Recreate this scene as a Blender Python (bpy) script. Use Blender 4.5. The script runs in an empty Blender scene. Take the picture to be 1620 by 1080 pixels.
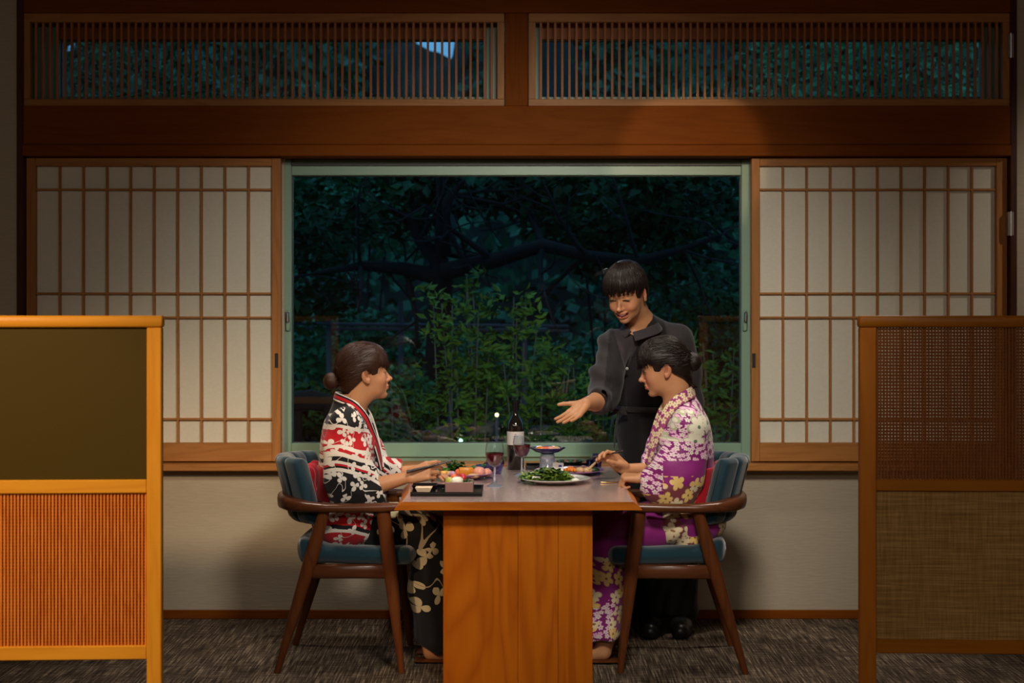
import bpy, math, random
import numpy as np
from math import sin, cos, pi, radians
from mathutils import Vector, Matrix

S = bpy.context.scene
C = S.collection
rng = np.random.default_rng(7)
random.seed(7)

# ------------------------------------------------------------------ camera, sky, lights, exposure
F = 2350.0
CAMZ = 1.41
cam_d = bpy.data.cameras.new('camera')
cam = bpy.data.objects.new('camera', cam_d); C.objects.link(cam)
cam.location = (0, 0, CAMZ); cam.rotation_euler = (pi / 2, 0, 0)
cam_d.sensor_width = 36; cam_d.lens = F / 1620 * 36
cam_d.shift_y = -40 / 1620
cam_d.clip_end = 200
cam_d.dof.use_dof = True; cam_d.dof.focus_distance = 6.0; cam_d.dof.aperture_fstop = 3.2
S.camera = cam
S.view_settings.view_transform = 'Standard'; S.view_settings.look = 'None'
S.view_settings.gamma = 1; S.view_settings.use_curve_mapping = False
S.view_settings.exposure = 1.3

w = bpy.data.worlds.new('dusk_sky'); S.world = w; w.use_nodes = True
wn = w.node_tree; bgn = wn.nodes['Background']
bgn.inputs[0].default_value = (0.13, 0.46, 0.92, 1); bgn.inputs[1].default_value = 0.36

def spot(name, loc, tgt, power, color, ang=60, blend=1.0, rad=0.1):
    l = bpy.data.lights.new(name, 'SPOT'); l.energy = power; l.color = color
    l.spot_size = radians(ang); l.spot_blend = blend; l.shadow_soft_size = rad
    o = bpy.data.objects.new(name, l); C.objects.link(o); o.location = loc
    o.rotation_euler = (Vector(tgt) - Vector(loc)).to_track_quat('-Z', 'Y').to_euler()
    return o
def area(name, loc, tgt, power, color, sx, sy):
    l = bpy.data.lights.new(name, 'AREA'); l.energy = power; l.color = color
    l.shape = 'RECTANGLE'; l.size = sx; l.size_y = sy
    o = bpy.data.objects.new(name, l); C.objects.link(o); o.location = loc
    o.rotation_euler = (Vector(tgt) - Vector(loc)).to_track_quat('-Z', 'Y').to_euler()
    return o
WARM = (1.0, 0.70, 0.42); SOFT = (1.0, 0.86, 0.72); NEUT = (1.0, 0.91, 0.78)
spot('ceiling_spot_table', (0.02, 5.85, 2.95), (0.05, 6.1, 0.0), 30, NEUT, 84, 0.9, 0.08)
spot('ceiling_spot_front', (0.34, 3.2, 2.9), (0.08, 6.9, 0.92), 182, NEUT, 60, 1.0, 0.30)
spot('fill_spot_right_wall', (3.3, 5.4, 2.9), (2.75, 6.93, 1.7), 17, SOFT, 50, 1.0, 0.08)  # added fill spot that brightens the right side wall
spot('ceiling_spot_left_screen', (-2.2, 2.2, 2.6), (-1.75, 4.7, 0.85), 150, WARM, 46, 0.8, 0.1)
spot('ceiling_spot_lintel', (1.15, 3.0, 2.85), (0.83, 6.93, 2.12), 55, WARM, 11, 0.35, 0.03)
spot('fill_spot_back_left', (-1.15, 6.5, 2.92), (-1.0, 5.4, 0.5), 28, SOFT, 62, 0.8, 0.08)  # added spot lighting the left screen's back and the floor
spot('fill_spot_back_right', (1.25, 6.5, 2.92), (1.15, 5.4, 0.5), 36, SOFT, 62, 0.8, 0.08)  # added spot lighting the right screen's back and the floor
area('fill_panel_light', (0, 0.2, 2.98), (0, 0.9, 0), 50, SOFT, 4.0, 1.0)  # added fill behind the camera, lifts the ambient level

# ------------------------------------------------------------------ helpers
def lin(r, g, b):
    f = lambda c: (c / 255 / 12.92) if c / 255 <= 0.04045 else ((c / 255 + 0.055) / 1.055) ** 2.4
    return (f(r), f(g), f(b))

def tag(o, label=None, cat=None, group=None, kind=None):
    if label: o['label'] = label
    if cat: o['category'] = cat
    if group: o['group'] = group
    if kind: o['kind'] = kind
    return o
def empty(name, loc, label=None, cat=None, group=None, kind=None):
    o = bpy.data.objects.new(name, None); C.objects.link(o); o.location = loc
    o.empty_display_size = 0.1
    return tag(o, label, cat, group, kind)
def wloc(o):
    v = Vector(o.location); p = o.parent
    while p: v = v + Vector(p.location); p = p.parent
    return v
def link_mesh(name, me, parent=None, mats=None, kind=None, origin=None):
    """mesh given in world coordinates"""
    o = bpy.data.objects.new(name, me); C.objects.link(o)
    if mats:
        for m in (mats if isinstance(mats, (list, tuple)) else [mats]): me.materials.append(m)
    off = Vector((0, 0, 0))
    if parent:
        o.parent = parent; off = wloc(parent)
    if origin is not None:
        o.location = Vector(origin) - off; off = Vector(origin)
    if off.length > 0: me.transform(Matrix.Translation(-off))
    if kind: o['kind'] = kind
    return o
def np_mesh(name, v, f, smooth=True):
    v = np.asarray(v, dtype=np.float32); f = np.asarray(f, dtype=np.int32)
    me = bpy.data.meshes.new(name)
    n, k = len(f), f.shape[1]
    me.vertices.add(len(v)); me.vertices.foreach_set('co', v.ravel())
    me.loops.add(n * k); me.loops.foreach_set('vertex_index', f.ravel())
    me.polygons.add(n)
    me.polygons.foreach_set('loop_start', np.arange(0, n * k, k, dtype=np.int32))
    me.polygons.foreach_set('use_smooth', np.full(n, smooth))
    me.update(calc_edges=True); me.validate()
    return me

class MB:
    def __init__(s): s.v = []; s.f = []
    def add(s, vs, fs):
        n = len(s.v); s.v += [tuple(p) for p in vs]; s.f += [tuple(i + n for i in q) for q in fs]
    def box(s, x0, x1, y0, y1, z0, z1, b=0.0):
        if b <= 0:
            vs = [(x, y, z) for x in (x0, x1) for y in (y0, y1) for z in (z0, z1)]
            s.add(vs, [(0, 1, 3, 2), (4, 6, 7, 5), (0, 4, 5, 1), (2, 3, 7, 6), (0, 2, 6, 4), (1, 5, 7, 3)])
            return s
        b = min(b, (x1 - x0) / 2.01, (y1 - y0) / 2.01, (z1 - z0) / 2.01)
        vs = []; idx = {}
        def V(i, j, k, ax):   # corner sign i,j,k with face axis ax pushed out
            key = (i, j, k, ax)
            if key in idx: return idx[key]
            p = [x0 + b if i < 0 else x1 - b, y0 + b if j < 0 else y1 - b, z0 + b if k < 0 else z1 - b]
            sg = (i, j, k)[ax]; p[ax] += sg * b
            idx[key] = len(vs); vs.append(tuple(p)); return idx[key]
        fs = []
        for ax in range(3):
            for sg in (-1, 1):
                o1, o2 = [a for a in range(3) if a != ax]
                q = []
                for (a, c) in ((-1, -1), (1, -1), (1, 1), (-1, 1)):
                    t = [0, 0, 0]; t[ax] = sg; t[o1] = a; t[o2] = c; q.append(V(*t, ax))
                fs.append(tuple(q))
        for ax in range(3):
            o1, o2 = [a for a in range(3) if a != ax]
            for a in (-1, 1):
                for c in (-1, 1):
                    t0 = [0, 0, 0]; t1 = [0, 0, 0]
                    t0[ax] = -1; t1[ax] = 1; t0[o1] = t1[o1] = a; t0[o2] = t1[o2] = c
                    fs.append((V(*t0, o1), V(*t1, o1), V(*t1, o2), V(*t0, o2)))
        for i in (-1, 1):
            for j in (-1, 1):
                for k in (-1, 1):
                    fs.append((V(i, j, k, 0), V(i, j, k, 1), V(i, j, k, 2)))
        s.add(vs, fs); s.fix = True
        return s
    def tube(s, pts, rad, n=12, flat=None, cap=True, up=None):
        """flat: (direction, factor) squashes the section along a direction"""
        pts = [Vector(p) for p in pts]; m = len(pts)
        if not isinstance(rad, (list, tuple)): rad = [rad] * m
        vs = []; pu = None
        for i, p in enumerate(pts):
            t = (pts[min(i + 1, m - 1)] - pts[max(i - 1, 0)]).normalized()
            if up is not None: u = Vector(up)
            elif pu is None: u = Vector((0, 0, 1)) if abs(t.z) < 0.9 else Vector((1, 0, 0))
            else: u = pu
            u = (u - t * u.dot(t)).normalized(); pu = u
            v = t.cross(u)
            r = rad[i]; ru, rv = (r if isinstance(r, (tuple, list)) else (r, r))
            for k in range(n):
                a = 2 * pi * k / n
                vs.append(p + u * ru * cos(a) + v * rv * sin(a))
        fs = [(i * n + k, i * n + (k + 1) % n, (i + 1) * n + (k + 1) % n, (i + 1) * n + k) for i in range(m - 1) for k in range(n)]
        if cap: fs += [tuple(range(n - 1, -1, -1)), tuple((m - 1) * n + k for k in range(n))]
        s.add(vs, fs); return s
    def lathe(s, prof, c=(0, 0, 0), n=32, sx=1, sy=1, facet=None):
        m = len(prof); vs = []
        for (r, z) in prof:
            for k in range(n):
                a = 2 * pi * k / n
                rr = r * (1 + (0.06 * (k % 2)) if facet else 1)
                vs.append((c[0] + rr * cos(a) * sx, c[1] + rr * sin(a) * sy, c[2] + z))
        fs = [(i * n + k, i * n + (k + 1) % n, (i + 1) * n + (k + 1) % n, (i + 1) * n + k) for i in range(m - 1) for k in range(n)]
        if prof[0][0] > 1e-5: fs.append(tuple(range(n - 1, -1, -1)))
        if prof[-1][0] > 1e-5: fs.append(tuple((m - 1) * n + k for k in range(n)))
        s.add(vs, fs); return s
    def loft(s, rings, cap=True, closed=True):
        n = len(rings[0]); m = len(rings); vs = [p for r in rings for p in r]
        kk = n if closed else n - 1
        fs = [(i * n + k, i * n + (k + 1) % n, (i + 1) * n + (k + 1) % n, (i + 1) * n + k) for i in range(m - 1) for k in range(kk)]
        if cap and closed: fs += [tuple(range(n - 1, -1, -1)), tuple((m - 1) * n + k for k in range(n))]
        s.add(vs, fs); return s
    def xf(s, M):
        s.v = [tuple(M @ Vector(p)) for p in s.v]; return s
    def mesh(s, name, smooth=False):
        me = bpy.data.meshes.new(name); me.from_pydata(s.v, [], s.f)
        import bmesh
        bm = bmesh.new(); bm.from_mesh(me)
        bmesh.ops.remove_doubles(bm, verts=bm.verts, dist=1e-6)
        bmesh.ops.recalc_face_normals(bm, faces=bm.faces)
        bm.to_mesh(me); bm.free()
        if smooth:
            for p in me.polygons: p.use_smooth = True
            me.set_sharp_from_angle(angle=radians(smooth if smooth > 1 else 40))
        return me
    def build(s, name, mat, parent=None, smooth=False, kind=None, origin=None):
        return link_mesh(name, s.mesh(name, smooth), parent, mat, kind, origin)

# ------------------------------------------------------------------ materials
def newmat(name):
    m = bpy.data.materials.new(name); m.use_nodes = True
    nt = m.node_tree; b = nt.nodes['Principled BSDF']
    return m, nt, b
class NT:
    """tiny node expression helper"""
    def __init__(s, nt): s.nt = nt
    def n(s, t, **k):
        o = s.nt.nodes.new(t)
        for a, v in k.items(): setattr(o, a, v)
        return o
    def l(s, a, b): s.nt.links.new(a, b)
    def val(s, i, x):
        if isinstance(x, bpy.types.NodeSocket): s.l(x, i)
        else: i.default_value = x
    def m(s, op, a, b=0.0, c=0.0, clamp=False):
        o = s.n('ShaderNodeMath', operation=op, use_clamp=clamp)
        s.val(o.inputs[0], a); s.val(o.inputs[1], b)
        if op in ('MULTIPLY_ADD', 'SMOOTH_MIN', 'COMPARE', 'WRAP'): s.val(o.inputs[2], c)
        return o.outputs[0]
    def v(s, op, a, b=(0, 0, 0)):
        o = s.n('ShaderNodeVectorMath', operation=op); s.val(o.inputs[0], a)
        if op == 'SCALE': s.val(o.inputs[3], b)
        else: s.val(o.inputs[1], b)
        return o.outputs['Value'] if op in ('LENGTH', 'DOT_PRODUCT') else o.outputs[0]
    def xyz(s, v):
        o = s.n('ShaderNodeSeparateXYZ'); s.l(v, o.inputs[0]); return o.outputs
    def cxyz(s, x, y, z=0.0):
        o = s.n('ShaderNodeCombineXYZ'); s.val(o.inputs[0], x); s.val(o.inputs[1], y); s.val(o.inputs[2], z); return o.outputs[0]
    def obj(s): return s.n('ShaderNodeTexCoord').outputs['Object']
    def geo(s): return s.n('ShaderNodeNewGeometry').outputs['Position']
    def noise(s, vec, scale, detail=3, rough=0.5, dist=0.0, dim='3D'):
        o = s.n('ShaderNodeTexNoise', noise_dimensions=dim); s.l(vec, o.inputs['Vector'])
        o.inputs['Scale'].default_value = scale; o.inputs['Detail'].default_value = detail
        o.inputs['Roughness'].default_value = rough; o.inputs['Distortion'].default_value = dist
        return o.outputs['Fac']
    def mix(s, f, a, b):
        o = s.n('ShaderNodeMix', data_type='RGBA'); s.val(o.inputs['Factor'], f)
        for sock, x in ((o.inputs[6], a), (o.inputs[7], b)):
            if isinstance(x, bpy.types.NodeSocket): s.l(x, sock)
            else: sock.default_value = (*x[:3], 1)
        return o.outputs[2]
    def ramp(s, f, stops, interp='LINEAR'):
        o = s.n('ShaderNodeValToRGB'); s.val(o.inputs[0], f); r = o.color_ramp; r.interpolation = interp
        while len(r.elements) > 1: r.elements.remove(r.elements[-1])
        r.elements[0].position = stops[0][0]; r.elements[0].color = (*stops[0][1][:3], 1)
        for p, c in stops[1:]:
            e = r.elements.new(p); e.color = (*c[:3], 1)
        return o.outputs[0]
    def bump(s, h, strength, dist, bsdf):
        o = s.n('ShaderNodeBump'); s.val(o.inputs['Height'], h)
        o.inputs['Strength'].default_value = strength; o.inputs['Distance'].default_value = dist
        s.l(o.outputs[0], bsdf.inputs['Normal'])

def plain(name, col, rough=0.5, metal=0.0, spec=0.5, coat=0.0, noise=0.0, nscale=40, sss=0.0, bump=0.0):
    m, nt, b = newmat(name); N = NT(nt)
    b.inputs['Roughness'].default_value = rough; b.inputs['Metallic'].default_value = metal
    b.inputs['Specular IOR Level'].default_value = spec; b.inputs['Coat Weight'].default_value = coat
    if noise > 0:
        f = N.noise(N.obj(), nscale, 4)
        c = N.mix(f, tuple(x * (1 - noise) for x in col), tuple(min(1, x * (1 + noise)) for x in col))
        N.l(c, b.inputs['Base Color'])
        if bump: N.bump(f, bump, 0.002, b)
    else:
        b.inputs['Base Color'].default_value = (*col, 1)
    if sss: 
        b.inputs['Subsurface Weight'].default_value = sss; b.inputs['Subsurface Radius'].default_value = (0.02, 0.008, 0.004)
        b.inputs['Subsurface Scale'].default_value = 0.5
    return m
def wood(name, light, dark, axis='x', rough=0.45, scale=1.0, arch=0.5, coat=0.0, spec=0.22):
    m, nt, b = newmat(name); N = NT(nt); b.inputs['Specular IOR Level'].default_value = spec
    sc = {'x': (0.9, 9, 9), 'y': (9, 0.9, 9), 'z': (9, 9, 0.9)}[axis]
    p = N.v('MULTIPLY', N.obj(), tuple(q * scale for q in sc))
    oi = N.n('ShaderNodeObjectInfo').outputs['Random']
    p = N.v('ADD', p, N.cxyz(N.m('MULTIPLY', oi, 17.0), N.m('MULTIPLY', oi, 9.0), N.m('MULTIPLY', oi, 5.0)))
    a = N.noise(p, 1.0, 3, 0.5, 0.6)
    rings = N.m('ABSOLUTE', N.m('SINE', N.m('MULTIPLY', a, 22.0)))
    fine = N.noise(N.v('MULTIPLY', p, (1, 1, 1)), 14.0, 4, 0.6)
    f = N.m('ADD', N.m('MULTIPLY', rings, arch), N.m('MULTIPLY', fine, 1 - arch))
    N.l(N.mix(f, dark, light), b.inputs['Base Color'])
    b.inputs['Roughness'].default_value = rough; b.inputs['Coat Weight'].default_value = coat
    b.inputs['Coat Roughness'].default_value = 0.25
    N.bump(f, 0.15, 0.0015, b)
    return m
def glassy(name, tint=(1, 1, 1), ior=1.45, rough=0.0, edge=0.75):
    """thin pane / thin vessel glass: Fresnel mix of transmission straight through and mirror reflection"""
    m = bpy.data.materials.new(name); m.use_nodes = True; nt = m.node_tree
    nt.nodes.clear(); N = NT(nt)
    out = N.n('ShaderNodeOutputMaterial'); t = N.n('ShaderNodeBsdfTransparent'); g = N.n('ShaderNodeBsdfGlossy')
    t.inputs[0].default_value = (*tint, 1); g.inputs['Roughness'].default_value = rough
    lw = N.n('ShaderNodeLayerWeight'); lw.inputs[0].default_value = 0.5
    r0 = ((ior - 1) / (ior + 1)) ** 2
    fac = N.m('ADD', N.m('MULTIPLY', N.m('POWER', lw.outputs['Facing'], 5.0), edge), r0)
    mx = N.n('ShaderNodeMixShader'); N.l(fac, mx.inputs[0]); N.l(t.outputs[0], mx.inputs[1]); N.l(g.outputs[0], mx.inputs[2])
    N.l(mx.outputs[0], out.inputs[0]); return m

M = {}
M['cypress'] = wood('cypress_wood', lin(184, 126, 68), lin(156, 100, 50), 'x')
M['cypress_v'] = wood('cypress_wood_vertical', lin(184, 126, 68), lin(156, 100, 50), 'z')
M['beam'] = wood('beam_wood', lin(134, 72, 18), lin(114, 56, 10), 'x', 0.6, 0.8, 0.35, spec=0.06)
M['beam_v'] = wood('beam_wood_vertical', lin(134, 72, 18), lin(114, 56, 10), 'z', 0.6, 0.8, 0.35, spec=0.06)
M['darkpost'] = wood('dark_post_wood', lin(84, 46, 24), lin(58, 30, 14), 'z')
M['slat'] = wood('transom_slat_wood', lin(186, 114, 60), lin(150, 88, 42), 'z')
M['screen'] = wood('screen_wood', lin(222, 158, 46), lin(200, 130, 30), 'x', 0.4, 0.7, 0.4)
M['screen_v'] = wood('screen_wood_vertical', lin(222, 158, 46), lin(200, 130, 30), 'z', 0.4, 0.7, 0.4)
M['screen_r'] = wood('shaded_screen_wood', lin(172, 104, 16), lin(148, 84, 8), 'x', 0.45, 0.7, 0.4)  # screen wood darkened, the right screen's shade put into the colour
M['screen_rv'] = wood('shaded_screen_wood_vertical', lin(196, 118, 34), lin(168, 94, 20), 'z', 0.45, 0.7, 0.4)  # upright grain of the same shade-darkened screen wood
M['reed'] = wood('reed_wood', lin(228, 140, 58), lin(190, 100, 30), 'z', 0.5, 2)
M['reed_back'] = wood('reed_back_wood', lin(120, 40, 4), lin(96, 26, 2), 'x', 0.6, 2)
M['lattice'] = wood('lattice_wood', lin(150, 88, 34), lin(118, 64, 22), 'z', 0.5, 2)
M['table'] = wood('table_wood', lin(190, 104, 14), lin(158, 76, 6), 'z', 0.38, 0.55, 0.62, 0.1)
M['tabletop'] = wood('table_top_sheen_wood', lin(198, 170, 162), lin(172, 144, 138), 'y', 0.24, 0.6, 0.5, 1.0)  # orange wood greyed to mauve, reflected sheen put into the base colour
M['walnut'] = wood('walnut_wood', lin(104, 56, 26), lin(70, 34, 14), 'z', 0.33, 1.2, 0.4, 0.25)
M['walnut_x'] = wood('walnut_wood_rail', lin(100, 56, 32), lin(66, 34, 18), 'x', 0.3, 1.2, 0.4, 0.3)
M['alu'] = plain('window_aluminium', lin(132, 164, 142), 0.4, 0.0, 0.5)  # green cast of the outdoor light put into the frame colour
M['alu_d'] = plain('window_gasket', lin(60, 66, 60), 0.5)
M['metal'] = plain('brushed_metal', (0.6, 0.6, 0.58), 0.3, 1.0)
M['black'] = plain('black_lacquer', (0.006, 0.006, 0.007), 0.16, 0, 0.6, 0.3)
M['blackrec'] = plain('black_recess', (0.01, 0.008, 0.006), 0.6)
M['olive'] = plain('olive_panel', lin(66, 52, 4), 0.6, 0, 0.15, noise=0.06, nscale=3)
M['glass'] = glassy('window_glass', (0.93, 0.97, 0.95), 1.78)
M['tableedge'] = wood('table_edge_wood', lin(188, 106, 22), lin(150, 74, 10), 'x', 0.4, 0.7, 0.5)
M['gold'] = plain('gold_metal', (0.75, 0.5, 0.2), 0.25, 1.0)

def m_paper():
    m, nt, b = newmat('shoji_paper'); N = NT(nt)
    f = N.noise(N.v('MULTIPLY', N.geo(), (1, 1, 1.4)), 60, 5, 0.6)
    g = N.noise(N.v('MULTIPLY', N.geo(), (1, 1, 1)), 240, 2)
    ff = N.m('ADD', N.m('MULTIPLY', f, 0.6), N.m('MULTIPLY', g, 0.4))
    N.l(N.mix(ff, lin(214, 210, 192), lin(238, 234, 218)), b.inputs['Base Color'])
    b.inputs['Roughness'].default_value = 0.85; b.inputs['Specular IOR Level'].default_value = 0.15
    return m
M['paper'] = m_paper()
def m_wallpaper():
    m, nt, b = newmat('wallpaper'); N = NT(nt)
    p = N.v('MULTIPLY', N.geo(), (1.0, 1.0, 9.0))
    f = N.noise(p, 14, 4, 0.6, 0.4)
    N.l(N.mix(f, lin(176, 162, 142), lin(196, 184, 164)), b.inputs['Base Color'])
    b.inputs['Roughness'].default_value = 0.9; b.inputs['Specular IOR Level'].default_value = 0.1
    N.bump(f, 0.35, 0.004, b)
    return m
M['wall'] = m_wallpaper()
M['ceiling'] = plain('ceiling_board', lin(120, 96, 70), 0.8, noise=0.05)
def m_carpet():
    m, nt, b = newmat('woven_carpet'); N = NT(nt)
    g = N.geo()
    a = N.noise(N.v('MULTIPLY', g, (150, 5, 1)), 1.0, 3, 0.6)
    c = N.noise(N.v('MULTIPLY', g, (9, 150, 1)), 1.0, 3, 0.6)
    big = N.noise(g, 1.3, 2)
    chk = N.n('ShaderNodeTexChecker'); N.l(g, chk.inputs[0]); chk.inputs['Scale'].default_value = 2.0
    f = N.m('ADD', N.m('MULTIPLY', a, 0.62), N.m('MULTIPLY', c, 0.38))
    f = N.m('ADD', f, N.m('MULTIPLY', N.m('SUBTRACT', big, 0.5), 0.12))
    f = N.m('ADD', f, N.m('MULTIPLY', chk.outputs['Fac'], 0.015))
    col = N.ramp(f, [(0.40, lin(46, 38, 32)), (0.50, lin(82, 70, 58)), (0.56, lin(110, 96, 80)), (0.64, lin(168, 150, 128))])
    N.l(col, b.inputs['Base Color']); b.inputs['Roughness'].default_value = 0.95
    b.inputs['Specular IOR Level'].default_value = 0.1
    N.bump(f, 0.6, 0.004, b)
    return m
M['carpet'] = m_carpet()
def m_cloth(name, col, rough=0.9, sheen=0.3, sc=600, amt=0.15):
    m, nt, b = newmat(name); N = NT(nt)
    f = N.noise(N.obj(), sc, 2, 0.6); h = N.noise(N.obj(), 9, 3)
    k = N.m('ADD', N.m('MULTIPLY', f, 0.7), N.m('MULTIPLY', h, 0.3))
    N.l(N.mix(k, tuple(x * (1 - amt) for x in col), tuple(x * (1 + amt) for x in col)), b.inputs['Base Color'])
    b.inputs['Roughness'].default_value = rough; b.inputs['Sheen Weight'].default_value = sheen
    b.inputs['Specular IOR Level'].default_value = 0.2
    N.bump(f, 0.2, 0.001, b); return m
M['teal'] = m_cloth('teal_upholstery', lin(14, 48, 60), 0.85, 0.5, 500)
M['redcloth'] = m_cloth('red_obi_cloth', lin(170, 14, 34), 0.7, 0.2, 500)
M['jacket'] = m_cloth('black_jacket_cloth', lin(40, 36, 38), 0.8, 0.25, 500)
M['apron'] = m_cloth('black_apron_cloth', lin(24, 22, 24), 0.8, 0.15, 500)
M['shirt'] = m_cloth('charcoal_shirt_cloth', lin(62, 56, 60), 0.75, 0.2, 500)
M['trouser'] = m_cloth('black_trouser_cloth', lin(22, 22, 24), 0.85, 0.15, 500)
def m_linen():
    m, nt, b = newmat('linen_panel'); N = NT(nt)
    a = N.noise(N.v('MULTIPLY', N.obj(), (5, 5, 170)), 1.0, 3, 0.6)
    c = N.noise(N.v('MULTIPLY', N.obj(), (220, 220, 9)), 1.0, 2, 0.6)
    f = N.m('ADD', N.m('MULTIPLY', a, 0.65), N.m('MULTIPLY', c, 0.35))
    N.l(N.ramp(f, [(0.35, lin(124, 92, 46)), (0.5, lin(158, 120, 64)), (0.65, lin(186, 148, 88))]), b.inputs['Base Color'])
    b.inputs['Roughness'].default_value = 0.9; N.bump(f, 0.2, 0.001, b); return m
M['linen'] = m_linen()

# ------------------------------------------------------------------ room shell
W = 6.93; SW = F / W
X = lambda px, d=W: (px - 810) * d / F
Z = lambda py, d=W: CAMZ - (py - 500) * d / F
RX = 3.6
def struct(name, mb, mat, smooth=False): 
    o = mb.build(name, mat, None, smooth); o['kind'] = 'structure'; return o
struct('floor', MB().box(-RX, RX, -4.0, W + 0.30, -0.1, 0), M['carpet'])
struct('ceiling', MB().box(-RX, RX, -4.0, W + 0.2, 3.0, 3.1), M['ceiling'])
struct('wall_left', MB().box(-RX - 0.1, -RX, -4.0, W + 0.3, 0, 3.1), M['wall'])
struct('wall_right', MB().box(RX, RX + 0.1, -4.0, W + 0.3, 0, 3.1), M['wall'])
struct('wall_front', MB().box(-RX - .1, RX + .1, -4.1, -4.0, 0, 3.1), M['beam'])
XL, XR = X(43), X(1592)
ZS = Z(742)       # sill underside
wb = MB().box(-RX, RX, W, W + 0.16, 0, ZS)
wb.box(-RX, XL - 0.03, W - 0.05, W + 0.16, ZS, 3.0)
wb.box(XR + 0.03, RX, W - 0.05, W + 0.16, ZS, 3.0)
wb.box(-RX, XL - 0.03, W - 0.05, W, 0, ZS); wb.box(XR + 0.03, RX, W - 0.05, W, 0, ZS)
struct('wall_back', wb, M['wall'])
struct('baseboard_back', MB().box(XL - 0.03, XR + 0.03, W - 0.012, W, 0, Z(964), 0.003), M['beam'])
struct('trim_1', MB().box(XL, XR, W - 0.09, W + 0.14, ZS, Z(731), 0.004), M['cypress'])      # window sill
struct('trim_2', MB().box(XL - 0.03, XL, W - 0.06, W + 0.14, ZS, 3.0, 0.002), M['darkpost'])
struct('trim_3', MB().box(XR, XR + 0.03, W - 0.06, W + 0.14, ZS, 3.0, 0.002), M['darkpost'])
zk0, zk1, zk2 = Z(249), Z(231), Z(170)
struct('trim_4', MB().box(XL, XR, W - 0.06, W + 0.12, zk1, zk2, 0.003), M['beam'])            # lintel beam
struct('trim_5', MB().box(XL, XR, W - 0.072, W + 0.12, zk0, zk1 - 0.002, 0.003), M['beam'])   # grooved rail under it
struct('trim_6', MB().box(XL, XR, W - 0.06, W + 0.14, Z(24), 3.0, 0.003), M['beam'])          # head beam
struct('trim_7', MB().box(X(799), X(835), W - 0.05, W + 0.14, zk2, Z(24), 0.003), M['beam_v'])
# wall strips beside the window behind the shoji
struct('trim_8', MB().box(XL, X(447), W + 0.06, W + 0.16, Z(731), zk0), M['wall'])
struct('trim_9', MB().box(X(1190), XR, W + 0.06, W + 0.16, Z(731), zk0), M['wall'])

# shoji panels
def shoji(x0, x1, label, pull_px, side):
    z0, z1 = Z(729), Z(250)
    r = empty('shoji_panel', ((x0 + x1) / 2, W + 0.0, z0), label, 'sliding screen', 'paper sliding screens either side of the window')
    y0, y1 = W - 0.02, W + 0.02
    if side < 0: gx0, gx1 = X(58), X(431)
    else: gx0, gx1 = X(1201), X(1574.5)
    gz0, gz1 = Z(700), Z(263)
    MB().box(x0, gx0, y0, y1, z0, z1, 0.002).build('stile', M['cypress_v'], r)
    MB().box(gx1, x1, y0, y1, z0, z1, 0.002).build('stile', M['cypress_v'], r)
    MB().box(gx0, gx1, y0 + .002, y1 - .002, gz1, z1, 0.002).build('top_rail', M['cypress'], r)
    MB().box(gx0, gx1, y0 + .002, y1 - .002, z0, gz0, 0.002).build('bottom_rail', M['cypress'], r)
    bw = 0.0045
    xs = [gx0 + (gx1 - gx0) * i / 10 for i in range(11)]
    zs = [gz0, Z(662.5), Z(502), Z(464), Z(300), gz1]
    for x in xs[1:-1]:
        MB().box(x - bw, x + bw, W - 0.010, W + 0.008, gz0, gz1).build('lattice_bar', M['cypress_v'], r)
    for z in zs[1:-1]:
        MB().box(gx0, gx1, W - 0.0105, W + 0.0075, z - bw, z + bw).build('lattice_bar', M['cypress'], r)
    me_c = {}
    for i in range(10):
        for j in range(5):
            key = j
            if key not in me_c:
                h = zs[j + 1] - zs[j]; wdt = xs[1] - xs[0]
                me = MB().box(0.0006, wdt - 0.0006, 0, 0.0012, 0.0006, h - 0.0006).mesh('paper_pane'); me.materials.append(M['paper']); me_c[key] = me
            o = bpy.data.objects.new('paper_pane', me_c[key]); C.objects.link(o); o.parent = r
            o.location = Vector((xs[i], W + 0.0085, zs[j])) - r.location
    px = X(pull_px); pz = Z(570)
    MB().box(px - 0.008, px + 0.008, y0 - 0.0015, y0 + 0.003, pz - 0.034, pz + 0.034, 0.001).build('finger_pull', M['blackrec'], r)
    return r
shoji(XL + 0.002, X(445), 'paper-covered wooden lattice sliding screen left of the window', 438.5, -1)
shoji(X(1188), XR - 0.002, 'paper-covered wooden lattice sliding screen right of the window', 1191.5, 1)

# transom lattices
def transom(x0, x1, label):
    z0, z1 = zk2, Z(24)
    r = empty('transom_lattice', ((x0 + x1) / 2, W, z0), label, 'transom', 'slatted transoms above the lintel')
    y0, y1 = W - 0.045, W - 0.01; t = 0.033
    MB().box(x0, x1, y0, y1, z0, z0 + t, 0.002).build('bottom_rail', M['cypress'], r)
    MB().box(x0, x1, y0, y1, z1 - t - .008, z1, 0.002).build('top_rail', M['cypress'], r)
    MB().box(x0, x0 + t, y0, y1, z0 + t, z1 - t - .008, 0.002).build('stile', M['cypress_v'], r)
    MB().box(x1 - t, x1, y0, y1, z0 + t, z1 - t - .008, 0.002).build('stile', M['cypress_v'], r)
    n = 65; h = z1 - z0 - 2 * t - .008
    me = MB().box(-0.0052, 0.0052, 0, 0.018, 0, h).mesh('slat'); me.materials.append(M['slat'])
    for i in range(n):
        o = bpy.data.objects.new('slat', me); C.objects.link(o); o.parent = r
        xx = x0 + t + (x1 - x0 - 2 * t) * (i + 0.75) / (n + 0.5)
        o.location = Vector((xx, W - 0.034, z0 + t)) - r.location
transom(X(41), X(798), 'long slatted wooden transom left of the centre post')
transom(X(836), X(1593), 'long slatted wooden transom right of the centre post')

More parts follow.
